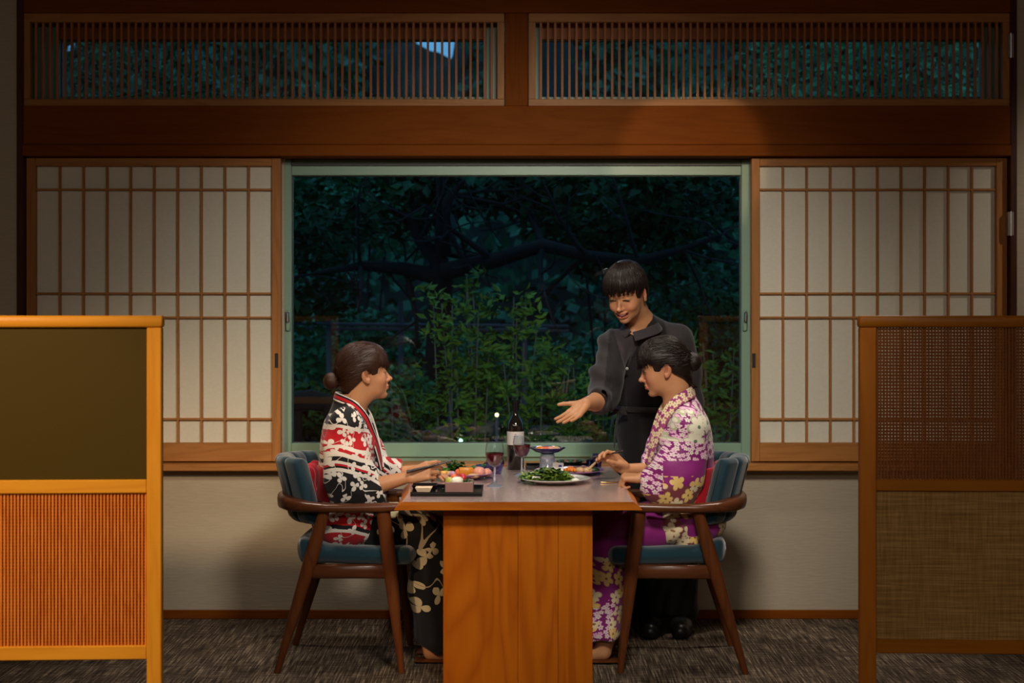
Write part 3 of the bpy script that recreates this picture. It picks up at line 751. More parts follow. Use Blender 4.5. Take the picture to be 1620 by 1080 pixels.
# ------------------------------------------------------------------ chairs (front towards +x in local space)
def rbox_ring(cx, cz, hx, hz, r, n=5):
    pts = []
    for (sx, sz, a0) in ((1, 1, 0), (-1, 1, 90), (-1, -1, 180), (1, -1, 270)):
        for k in range(n):
            a = radians(a0 + 90 * k / (n - 1)); pts.append((cx + sx * (hx - r) + r * cos(a), cz + sz * (hz - r) + r * sin(a)))
    return pts
def make_chair(label):
    r = empty('dining_chair', (0, 0, 0), label, 'chair', 'walnut armchairs at the table')
    # legs
    for sy, nm in ((-1, 'leg'), (1, 'leg')):
        MB().tube([(-.258, sy * .250, 0), (-.152, sy * .237, .36), (-.122, sy * .233, .46), (-.072, sy * .230, .640)], [.0125, (.026, .018), (.029, .018), (.022, .017)], 14).build('leg', M['walnut'], r, 50)
        MB().tube([(.236, sy * .250, 0), (.194, sy * .238, .36), (.184, sy * .233, .455), (.160, sy * .230, .640)], [.0125, (.026, .018), (.029, .019), (.028, .02)], 14).build('leg', M['walnut'], r, 50)
        MB().box(-.135, .18, sy * .226 - .014, sy * .226 + .014, .37, .425, .006).build('side_rail', M['walnut_x'], r, 50)
    MB().box(-.135, -.108, -.215, .215, .37, .42, .006).build('cross_rail', M['walnut_x'], r, 50)
    MB().box(.175, .20, -.215, .215, .37, .42, .006).build('cross_rail', M['walnut_x'], r, 50)
    # arm rail: one bent piece round the back
    path = [(.235, -.237), (.16, -.238), (.04, -.238), (-.06, -.237), (-.14, -.228), (-.205, -.195), (-.245, -.13), (-.262, -.05)]
    path = path + [(a, -b) for a, b in path[::-1]]
    m = len(path); rings = []
    for i, (x, y) in enumerate(path):
        p0 = path[max(i - 1, 0)]; p1 = path[min(i + 1, m - 1)]
        t = Vector((p1[0] - p0[0], p1[1] - p0[1], 0)).normalized(); nrm = Vector((-t.y, t.x, 0))
        k = min(i, m - 1 - i); wd = [.020, .026, .027, .030, .036, .036, .030, .026][k]; hh = [.014, .019, .018, .018, .021, .027, .030, .028][k]
        z = [.655, .652, .650, .650, .654, .660, .664, .666][k]
        ring = []
        for a in range(16):
            c_, s_ = cos(2 * pi * a / 16), sin(2 * pi * a / 16)
            c_ = math.copysign(abs(c_) ** .7, c_); s_ = math.copysign(abs(s_) ** .7, s_)
            ring.append(Vector((x, y, z)) + nrm * wd * c_ + Vector((0, 0, 1)) * hh * s_)
        rings.append(ring)
    MB().loft(rings).build('arm_rail', M['walnut_x'], r, 60)
    # seat cushion: rounded slab with a raised dished rear
    nx_, ny_ = 22, 20; vs = []; fs = []
    def prof(u, v, top):
        x = -.200 + .490 * u; y = -.222 + .444 * v
        eu = min(u, 1 - u) * .475; ev = min(v, 1 - v) * .444; e = min(eu, ev)
        rr = .040; k = math.sqrt(max(0, 1 - (1 - min(e, rr) / rr) ** 2))
        mid = .452 + .022 * (1 - u) ** 3
        th = .036 + .020 * (1 - min(1, u / .28)) ** 1.0 if u < .28 else .036
        ztop = mid + th * k - (0.010 * math.exp(-((u - .55) ** 2) / .05 - ((v - .5) ** 2) / .06)); zbot = mid - th * k * (1 if u > .2 else .9)
        # round plan corners
        cx, cy = u - .5, v - .5
        f = 1 - .10 * (abs(cx) * 2) ** 6 * (abs(cy) * 2) ** 3
        return (.0525 + (x - .0525) * f, y * f, ztop if top else zbot)
    us = [0, .006, .02, .045, .08] + [.08 + .84 * i / 13 for i in range(1, 13)] + [.92, .955, .98, .994, 1]
    idx = {}
    for ti in (1, 0):
        for i, u in enumerate(us):
            for j, v in enumerate(us):
                idx[ti, i, j] = len(vs); vs.append(prof(u, v, ti))
    K = len(us)
    for i in range(K - 1):
        for j in range(K - 1):
            fs.append((idx[1, i, j], idx[1, i + 1, j], idx[1, i + 1, j + 1], idx[1, i, j + 1]))
            fs.append((idx[0, i, j], idx[0, i, j + 1], idx[0, i + 1, j + 1], idx[0, i + 1, j]))
    mb = MB(); mb.add(vs, fs); sc_ = mb.build('seat', M['teal'], r, 70)
    MB().tube([(-.16, -.17, .4640), (-.182, -.1, .466), (-.186, 0, .466), (-.182, .1, .466), (-.16, .17, .464)], .0035, 8).build('piping', M['teal'], sc_, 60)
    # backrest: curved cushion split into three upright channels
    def cushion(t0, t1, name, parent):
        rings = []; K = 9
        for i in range(K):
            th = t0 + (t1 - t0) * i / (K - 1); e = min(i, K - 1 - i) / (K - 1) * 2
            puff = .75 + .25 * math.sqrt(max(0, 1 - (1 - min(1, e * 2.2)) ** 2))
            ring = []
            for (a, z) in rbox_ring(0, 0, .036 * puff, .128 * (.965 + .035 * puff), .028):
                zz_ = .705 + z; R = .245 + a; lean = (zz_ - .575) * .26
                rr = R + .0
                cxx = .056 - lean
                ring.append((cxx - rr * cos(th) * 1.06, rr * sin(th) * .95, zz_ + .012 * cos(th) * (1 if z > 0 else 0)))
            rings.append(ring)
        return MB().loft(rings).build(name, M['teal'], parent, 60)
    b = cushion(radians(-15), radians(15), 'backrest', r)
    cushion(radians(-35), radians(-15.3), 'backrest_wing', r); cushion(radians(15.3), radians(35), 'backrest_wing', r)
    cushion(radians(-52), radians(-35.3), 'backrest_wing', r); cushion(radians(35.3), radians(52), 'backrest_wing', r)
    return r
def copy_tree(o, parent=None):
    c = o.copy(); C.objects.link(c); c.parent = parent
    for ch in list(o.children): copy_tree(ch, c)
    return c
ch1 = make_chair('teal upholstered walnut armchair under the woman in red, white and black')
ch2 = copy_tree(ch1); ch2['label'] = 'teal upholstered walnut armchair under the woman in purple'
ch1.location = (-.672, 6.125, 0)
ch2.location = (.672, 6.115, 0); ch2.rotation_euler.z = pi + radians(-2)

# ------------------------------------------------------------------ things on the table
TT = .72
def on(px, py): # pixel on the table top -> world x, y
    d = (CAMZ - TT) * F / (py - 500); return (px - 810) * d / F, d
M['white_por'] = plain('white_porcelain', lin(226, 222, 212), 0.18, 0, 0.5, 0.4)
M['cream_por'] = plain('cream_ceramic', lin(224, 200, 170), 0.3)
M['pink_por'] = plain('mauve_glazed_ceramic', lin(150, 112, 106), 0.3, noise=0.12)
M['purple_por'] = plain('purple_glazed_ceramic', lin(172, 116, 176), 0.25, 0, 0.5, 0.4)
M['navy_por'] = plain('navy_glazed_ceramic', lin(34, 38, 84), 0.2, 0, 0.5, 0.5)
M['clear'] = glassy('clear_glass', (0.94, 0.97, 0.99), 1.65, edge=1.0)
M['violet_glass'] = glassy('violet_tinted_glass', (0.62, 0.58, 0.95), 1.9)
M['crystal'], _nt, _b = newmat('clear_crystal'); _b.inputs['Base Color'].default_value = (.86, .90, 1, 1); _b.inputs['Roughness'].default_value = .08
_b.inputs['Transmission Weight'].default_value = .75; _b.inputs['IOR'].default_value = 1.5
M['wine'] = plain('red_wine', (0.10, 0.004, 0.010), 0.05, 0, 0.5, 0.6)
M['bottle'] = plain('dark_bottle_glass', (0.012, 0.009, 0.006), 0.06, 0, 0.7, 0.8)
M['paperlabel'] = plain('cream_label_paper', lin(214, 206, 200), 0.6)
M['ink'] = plain('label_ink', lin(96, 90, 96), 0.6)
M['chop'] = plain('dark_lacquered_chopstick', (0.02, 0.008, 0.006), 0.25, 0, 0.6)
FOOD = dict(orange=lin(236, 130, 30), yellow=lin(232, 176, 60), amber=lin(206, 134, 30), pink=lin(236, 160, 140), red=lin(190, 40, 50), white=lin(240, 232, 214),
            green=lin(60, 100, 30), lime=lin(176, 176, 70), dgreen=lin(30, 66, 26), brown=lin(120, 72, 44), tan=lin(206, 168, 120), lilac=lin(190, 150, 190), salmon=lin(230, 110, 70))
FM = {k_: plain('food_' + k_, v_, 0.38, noise=.28, nscale=120, bump=.6) for k_, v_ in FOOD.items()}
def plate(name, x, y, r, h, mat, label, cat='plate', z=TT, foot=.55, sx=1, sy=1, group=None):
    root = empty(name, (x, y, z), label, cat, group)
    prof = [(.001, .004), (r * foot * .8, .004), (r * foot * .84, 0), (r * foot, 0), (r * foot, .005), (r * .72, .008), (r * .9, h * .72), (r, h - .001), (r + .001, h), (r - .002, h + .001), (r * .9, h * .72 + .004), (r * .72, .013), (r * foot, .010), (.001, .010)]
    MB().lathe(prof, (x, y, z), 48, sx, sy).build('dish', mat, root, 60)
    return root
def blob(c, r, sx=1, sy=1, sz=1, seed=0, n=10):
    u, v = np.meshgrid(np.linspace(0, 2 * pi, n + 1)[:-1], np.linspace(.02, pi - .02, 7), indexing='ij')
    q = 1 + .12 * np.sin(3 * u + seed) * np.sin(v) + .1 * np.cos(2 * v + 5 * u + seed * 2)
    p = np.stack([c[0] + r * sx * q * np.sin(v) * np.cos(u), c[1] + r * sy * q * np.sin(v) * np.sin(u), c[2] + r * sz * q * np.cos(v)], -1).reshape(-1, 3)
    f = [(i * 7 + j, ((i + 1) % n) * 7 + j, ((i + 1) % n) * 7 + j + 1, i * 7 + j + 1) for i in range(n) for j in range(6)]
    return p, f
def food(c, r, col, label, cat='food', sx=1, sy=1, sz=.7, name='food_piece', rot=0, group=None, seed=None):
    p, f = blob((0, 0, 0), r, sx, sy, sz, random.random() * 6)
    if rot:
        cr_, sr_ = cos(rot), sin(rot); p = np.stack([p[:, 0] * cr_ - p[:, 1] * sr_, p[:, 0] * sr_ + p[:, 1] * cr_, p[:, 2]], 1)
    o = link_mesh(name, np_mesh(name, p + np.array(c), f), None, FM[col], origin=c)
    return tag(o, label, cat, group)
def block(c, sx, sy, sz, col, label, name, cat='food', rot=0, group=None, b=.003):
    mb = MB().box(-sx / 2, sx / 2, -sy / 2, sy / 2, 0, sz, b); mb.xf(Matrix.Translation(c) @ Matrix.Rotation(rot, 4, 'Z'))
    return tag(mb.build(name, FM[col], None, 60, origin=c), label, cat, group)
def greens(cx, cy, z, rx, ry, h, n, mat, name, label, cat='salad', size=.022):
    """frilly leaves piled up: each a cupped, ruffled strip"""
    vs, fs = [], []
    for i in range(n):
        a = random.random() * 2 * pi; rr = math.sqrt(random.random()) 
        px, py = cx + rx * rr * cos(a), cy + ry * rr * sin(a); pz = z + h * (1 - rr * rr) * random.random()
        dr = random.random() * 2 * pi; up = random.uniform(.0, .9); L = size * random.uniform(.6, 1.3); w0 = L * random.uniform(.35, .6)
        f = Vector((cos(dr), sin(dr), up)).normalized(); s = Vector((-sin(dr), cos(dr), 0)); nn = f.cross(s)
        base = len(vs)
        for j in range(4):
            t = j / 3; wj = w0 * (sin(pi * (.15 + .75 * t)))
            for k in (-1, 0, 1):
                q = Vector((px, py, pz)) + f * L * t + s * wj * k - nn * (abs(k) * .3 * wj + .12 * L * t * t) + nn * random.uniform(-.12, .12) * L
                vs.append(tuple(q))
        for j in range(3):
            for k in range(2):
                b = base + j * 3 + k; fs.append((b, b + 1, b + 4, b + 3))
    o = link_mesh(name, np_mesh(name, vs, fs), None, mat, 'stuff'); return tag(o, label, cat, None, 'stuff')
def m_leafy(name, a, b, c):
    m, nt, bs = newmat(name); N = NT(nt)
    f = N.noise(N.geo(), 60, 2)
    N.l(N.ramp(f, [(.35, a), (.5, b), (.62, c)]), bs.inputs['Base Color']); bs.inputs['Roughness'].default_value = .4
    return m
M['lettuce'] = m_leafy('salad_leaves', lin(30, 58, 14), lin(84, 118, 34), lin(150, 170, 74))
M['herb'] = m_leafy('herb_leaves', lin(24, 54, 16), lin(54, 98, 30), lin(90, 140, 50))

# front black tray
x0, y0 = on(649, 785.5); x1, _ = on(763, 785.5); ty1 = y0 + .27
tr = empty('lacquer_tray', ((x0 + x1) / 2, (y0 + ty1) / 2, TT), 'square black lacquer tray at the front left of the table', 'tray', 'black lacquer trays')
t_ = MB(); t_.box(x0, x1, y0, ty1, TT, TT + .008, .002); t_.build('base', M['black'], tr)
for a in ((x0, x1, y0, y0 + .006), (x0, x1, ty1 - .006, ty1), (x0, x0 + .006, y0 + .006, ty1 - .006), (x1 - .006, x1, y0 + .006, ty1 - .006)):
    MB().box(*a, TT + .007, TT + .018, .002).build('rim', M['black'], tr)
TZ = TT + .008
def taper_dish(name, cx, cy, z, w0, w1, dp0, dp1, h, mat, label, cat='dish', th=.003):
    rings = []
    for (w_, d_, zz_) in ((w0, dp0, 0), (w1, dp1, h), (w1 - 2 * th, dp1 - 2 * th, h), (w0 - th, dp0 - th, th)):
        rings.append([(cx - w_ / 2, cy - d_ / 2, z + zz_), (cx + w_ / 2, cy - d_ / 2, z + zz_), (cx + w_ / 2, cy + d_ / 2, z + zz_), (cx - w_ / 2, cy + d_ / 2, z + zz_)])
    mb = MB(); mb.loft(rings); o = mb.build(name, mat, None, origin=(cx, cy, z)); return tag(o, label, cat)
taper_dish('sauce_dish', -.340, 5.735, TZ, .040, .065, .04, .06, .023, M['cream_por'], 'small cream flared sauce dish on the black tray', 'sauce dish')
taper_dish('sauce_dish', -.345, 5.875, TZ, .085, .10, .07, .09, .018, M['black'], 'low black square dish behind the cream sauce dish', 'dish')
# square mauve box dish with food
bxc = ((727 - 810) / 407, 5.78)
bd = empty('square_bowl', (*bxc, TZ), 'square mauve ceramic box bowl holding sashimi on the black tray', 'bowl')
hw = .054
for a in ((-hw, hw, -hw, -hw + .005), (-hw, hw, hw - .005, hw), (-hw, -hw + .005, -hw + .005, hw - .005), (hw - .005, hw, -hw + .005, hw - .005)):
    MB().box(bxc[0] + a[0], bxc[0] + a[1], bxc[1] + a[2], bxc[1] + a[3], TZ, TZ + .042, .0015).build('side', M['pink_por'], bd)
MB().box(bxc[0] - hw + .005, bxc[0] + hw - .005, bxc[1] - hw + .005, bxc[1] + hw - .005, TZ, TZ + .02).build('base', M['pink_por'], bd)
fz = TZ + .040
food((bxc[0] - .037, bxc[1] - .02, fz), .017, 'lime', 'yellow-green folded slice at the left of the square bowl', sz=1.1)
food((bxc[0] - .010, bxc[1] - .025, fz + .002), .022, 'white', 'pale white sashimi slice in the middle of the square bowl', sx=1.1, sz=.85)
food((bxc[0] + .012, bxc[1], fz + .012), .016, 'red', 'dark red sashimi slice in the square bowl', sz=1.1)
food((bxc[0] - .022, bxc[1] + .02, fz + .012), .016, 'salmon', 'salmon pink slice at the back of the square bowl', sz=1)
greens(bxc[0] + .034, bxc[1] - .01, fz - .012, .018, .03, .022, 60, M['herb'], 'garnish', 'dark green garnish leaves at the right of the square bowl', 'garnish', .016)

# mauve oval plate left with assorted food
px_, py_ = -.205, 6.33
plate('serving_plate', px_, py_, .125, .024, M['purple_por'], 'purple rimmed plate of assorted food left of the wine glasses', 'plate', group='coloured serving plates')
z_ = TT + .016
block((px_ - .080, py_ - .045, z_), .034, .03, .02, 'yellow', 'orange yellow cube at the left edge of the purple rimmed plate', 'food_cube', rot=.3)
food((px_ - .058, py_ - .06, z_ + .008), .015, 'tan', 'small pale round bite beside the orange yellow cube', sz=.9)
food((px_ - .045, py_ - .075, z_ + .010), .014, 'lilac', 'small lilac ball on the purple rimmed plate', sz=.9)
block((px_ + .010, py_ - .035, z_), .060, .035, .034, 'amber', 'amber golden jelly block in the middle of the purple rimmed plate', 'jelly_block', rot=.1)
food((px_ + .066, py_ - .045, z_ + .014), .026, 'pink', 'large pale pink roll at the right of the purple rimmed plate', sx=1.1, sz=.9)
food((px_ + .098, py_ - .02, z_ + .010), .020, 'pink', 'smaller pink bite beside the large pink roll', sz=.9)
food((px_ - .02, py_ - .03, z_ + .010), .018, 'salmon', 'salmon coloured bite left of the amber block', sz=.9)
food((px_ + .045, py_ - .09, z_ + .004), .02, 'tan', 'tan flat bite at the front edge of the purple rimmed plate', sx=1.4, sz=.5)
greens(px_ - .030, py_ + .04, z_, .065, .045, .055, 190, M['herb'], 'garnish', 'tall green herb leaves at the back of the purple rimmed plate', 'garnish', .028)
plate('side_dish', -.105, 6.62, .06, .026, M['navy_por'], 'small navy dish behind the purple rimmed plate', 'dish')
greens(-.105, 6.62, TT + .018, .035, .03, .02, 40, M['herb'], 'garnish', 'green garnish heaped in the small navy dish', 'garnish', .02)
# small glass dish near far hand
x_, y_ = on(700, 744)
tag(MB().box(x_ - .05, x_ + .06, y_ - .03, y_ + .04, TT, TT + .006, .002).build('glass_tile', M['violet_glass'], None, origin=(x_, y_, TT)), 'thin pale bluish glass tile beside the left chopsticks', 'tile')

# white plate with salad
x_, y_ = on(876.5, 763.5)
plate('dinner_plate', x_, y_, .150, .022, M['white_por'], 'large white dinner plate of green salad at the front right', 'plate', foot=.5)
greens(x_ - .03, y_ - .01, TT + .014, .10, .085, .045, 420, M['lettuce'], 'salad', 'frilly green salad leaves heaped on the white plate', 'salad', .028)
block((x_ - .075, y_ - .06, TT + .016), .034, .02, .018, 'white', 'white cheese cube at the left of the salad', 'cheese_cube', rot=.2)
food((x_ + .085, y_ - .05, TT + .018), .012, 'white', 'small white crumb right of the salad', sx=1.6, sz=.6)
food((x_ + .065, y_ + .01, TT + .022), .014, 'tan', 'pale nut behind the right of the salad', sx=1.2, sz=.6)
# purple right plate
x_, y_ = on(901, 749.5); xb, yb = x_, y_
plate('serving_plate', x_, y_, .150, .020, M['purple_por'], 'purple plate with white cup and meat behind the salad plate', 'plate', group='coloured serving plates')
zp = TT + .014
cx_, cy_ = x_ - .052, y_ - .045
cup = empty('square_cup', (cx_, cy_, zp), 'small square white cup with blue mark on the purple plate', 'cup')
rings = [[(cx_ + a * w_, cy_ + b * w_, zp + h_) for a, b in ((-1, -1), (1, -1), (1, 1), (-1, 1))] for w_, h_ in ((.021, 0), (.024, .038), (.0215, .038), (.019, .012))]
MB().loft(rings).build('body', M['white_por'], cup)
MB().box(cx_ + .002, cx_ + .016, cy_ - .0250, cy_ - .0236, zp + .024, zp + .032, .0005).build('blue_mark', plain('blue_mark', lin(40, 44, 120), .4), cup)
for i in range(26):
    a = random.random() * 6.28; q = math.sqrt(random.random())
    food((x_ + .002 + .030 * q * cos(a), y_ - .050 + .024 * q * sin(a), zp + .004 + .016 * (1 - q)), .0085, 'orange', 'small orange root slice in the mound beside the white square cup', sz=.8, name='carrot_slice', group='orange slices on the purple plate')
for (dx, dy, rr_, col, lab) in ((.044, -.065, .018, 'tan', 'tan mushroom slice right of the orange mound'), (.060, -.04, .02, 'brown', 'brown roasted meat piece behind the tan slices'), (.075, -.07, .018, 'tan', 'pale sliced root at the front of the meat'),
        (.085, -.03, .019, 'brown', 'second brown meat piece toward the plate\'s right'), (.105, -.055, .017, 'dgreen', 'dark green bite at the right rim of the purple plate'), (.03, -.02, .018, 'brown', 'brown meat piece behind the orange mound'), (.06, 0, .018, 'lilac', 'mauve slice at the back of the purple plate')):
    food((x_ + dx, y_ + dy, zp + rr_ * .5), rr_, col, lab, sx=1.2, sz=.75)
o = MB().tube([(x_ + .078, y_ - .085, zp + .012), (x_ + .10, y_ - .05, zp + .030), (x_ + .112, y_ - .035, zp + .040)], [.006, .006, .004], 8).build('asparagus_spear', FM['tan'], None, 60); tag(o, 'pale asparagus spear leaning on the meat', 'vegetable')
# back lacquer tray with dishes
x_, y_ = on(897, 739.5)
tr2 = empty('lacquer_tray', (x_, y_ + .1, TT), 'black lacquer tray at the back right of the table near the window', 'tray', 'black lacquer trays')
MB().box(x_ - .19, x_ + .15, y_ - .09, 6.81, TT, TT + .008, .002).build('base', M['black'], tr2)
for a in ((x_ - .19, x_ + .15, y_ - .09, y_ - .084), (x_ - .19, x_ + .15, 6.804, 6.81), (x_ - .19, x_ - .184, y_ - .084, 6.804), (x_ + .144, x_ + .15, y_ - .084, 6.804)):
    MB().box(*a, TT + .007, TT + .018, .002).build('rim', M['black'], tr2)
plate('side_dish', x_ + .015, y_ + .03, .066, .020, plain('olive_glaze', lin(60, 66, 44), .3), 'low olive glazed dish on the back lacquer tray', 'dish', z=TT + .009)
for i in range(5): food((x_ - .025 + i * .021, y_ + .02, TT + .028), .011, ['dgreen', 'brown', 'green', 'brown', 'dgreen'][i], ['dark green bite at the left of', 'brown bite second in', 'green bite in the middle of', 'brown bite fourth in', 'dark green bite at the right of'][i] + ' the low olive dish', sz=.7)
tag(MB().lathe([(.001, 0), (.015, 0), (.018, .026), (.015, .026), (.012, .004), (.001, .004)], (x_ + .105, y_ + .02, TT + .009), 20).build('sake_cup', M['navy_por'], None, 50), 'small navy cup at the right end of the back lacquer tray', 'cup')
# pedestal dish
x_, y_ = (866 - 810) * 6.62 / F, 6.62
zped = TT + .009
pd = empty('pedestal_dish', (x_, y_, zped), 'dark blue dish of sashimi raised on a clear glass pedestal', 'pedestal dish')
MB().lathe([(.037, 0), (.040, .004), (.036, .010), (.031, .066), (.029, .066), (.034, .010), (.035, .002)], (x_, y_, zped), 28).build('glass_pedestal', M['crystal'], pd, 50)
MB().lathe([(.001, .068), (.030, .068), (.030, .072), (.055, .078), (.080, .094), (.081, .096), (.078, .097), (.052, .083), (.001, .078)], (x_, y_, zped), 40).build('dish', M['navy_por'], pd, 50)
for (dx, dy, c_, lab) in ((-.028, -.02, 'orange', 'orange sashimi slice at the left of the pedestal dish'), (-.008, -.025, 'salmon', 'salmon slice left of centre on the pedestal dish'), (.014, -.02, 'pink', 'pink slice right of centre on the pedestal dish'), (.038, -.015, 'tan', 'cream coloured slice at the right of the pedestal dish')):
    food((x_ + dx, y_ + dy, zped + .092), .016, c_, lab, sx=1.3, sz=.7)
# wine glasses
def wine_glass(px, py, h, rb, stem, label, pfoot=.036):
    x, y = on(px, py); s = F / y
    r = empty('wine_glass', (x, y, TT), label, 'wine glass', 'stemmed glasses of red wine')
    bowl = [(.004, stem), (rb * .55, stem + .008), (rb * .88, stem + .028), (rb, stem + .052), (rb * .98, stem + .072), (rb * .86, h - .003), (rb * .85, h)]
    inner = [(q - .0015, z) for q, z in bowl[::-1][:-1]] + [(.002, stem + .003)]
    MB().lathe(bowl + inner, (x, y, TT), 32).build('bowl', M['clear'], r, 50)
    MB().lathe([(.004, stem), (.0042, stem - .01), (.0035, stem * .5), (.006, .016), (.012, .010), (pfoot * .8, .003), (pfoot, .001), (pfoot, 0), (.001, 0)], (x, y, TT), 24).build('stem_and_foot', M['crystal'], r, 50)
    lvl = stem + .058
    wp = [(.001, stem + .003)] + [(q - .002, z) for q, z in bowl[1:4]] + [(rb - .0022, lvl), (.001, lvl)]
    MB().lathe(wp, (x, y, TT), 32).build('wine', M['wine'], r, 40)
    return r
wine_glass(782.5, 769, .180, .0385, .078, 'stemmed glass of red wine at the front, beside the black tray')
wine_glass(825.5, 751.5, .172, .0385, .076, 'stemmed glass of red wine standing in front of the bottle')
# faceted tumblers
def tumbler(px, py, h, r, label, mat):
    x, y = on(px, py); t = empty('water_glass', (x, y, TT), label, 'water glass', 'faceted water glasses')
    MB().lathe([(.001, 0), (r * .62, 0), (r * .8, h * .35), (r, h * .7), (r * .93, h), (r * .88, h), (r * .92, h * .7), (r * .72, h * .38), (r * .5, .008), (.001, .008)], (x, y, TT), 16).build('vessel', mat, t)
    MB().lathe([(.001, .0085), (r * .48, .0085), (r * .7, h * .38), (r * .86, h * .6), (.001, h * .6)], (x, y, TT), 16).build('water', M['clear'], t)
tumbler(783, 749, .062, .042, 'faceted violet water glass behind the front wine glass', M['violet_glass'])
tumbler(945, 744, .075, .023, 'blue faceted water glass beside the right woman\'s chopsticks', M['violet_glass'])
# bottle
x_, y_ = (815.5 - 810) * 6.74 / F, 6.70
bt = empty('wine_bottle', (x_, y_, TT), 'dark red wine bottle with a pale label at the back of the table', 'bottle')
MB().lathe([(.001, 0), (.034, 0), (.038, .004), (.0385, .190), (.037, .205), (.030, .222), (.018, .240), (.0145, .252), (.0135, .300), (.0155, .302), (.0155, .309), (.013, .311), (.001, .311)], (x_, y_, TT), 36).build('body', M['bottle'], bt, 45)
lb = MB(); n = 20
rings = [[(x_ + rr_ * cos(a), y_ + rr_ * sin(a), TT + z) for a in [radians(-90 - 88 + 176 * i / n) for i in range(n + 1)]] for rr_, z in ((.0390, .112), (.0390, .172))]
lb.loft(rings, False, False); o = lb.build('label', M['paperlabel'], bt, 60)
for (z, wd, hh) in ((.160, .008, .0022), (.150, .026, .0014), (.140, .030, .0014), (.130, .022, .0014), (.122, .028, .0012)):
    q = MB(); n2 = 6; h2 = wd / .0395 / 2
    q.loft([[(x_ + .0394 * cos(a), y_ + .0394 * sin(a), TT + z + dz) for a in [-pi / 2 - h2 + 2 * h2 * i / n2 for i in range(n2 + 1)]] for dz in (-hh / 2, hh / 2)], False, False)
    q.build('label_line', M['ink'], o)
MB().tube([(x_, y_, TT + .262), (x_, y_, TT + .3115)], [.0146, .0158], 20).build('capsule', M['black'], bt, 45)
# gold cutlery rest with a spoon
x_, y_ = on(968, 764)
sp = empty('spoon_rest', (x_, y_, TT), 'small gold spoon rest at the right edge of the table', 'spoon rest')
MB().tube([(x_ - .045, y_, TT + .004), (x_, y_ - .006, TT + .003), (x_ + .045, y_ + .012, TT + .007)], [(.003, .008), (.003, .006), (.002, .004)], 10).build('handle', M['gold'], sp, 60)
MB().lathe([(.001, .002), (.010, .004), (.014, .008), (.011, .0075), (.001, .005)], (x_ - .030, y_, TT), 16, 1.3, .8).build('bowl', M['gold'], sp, 60)
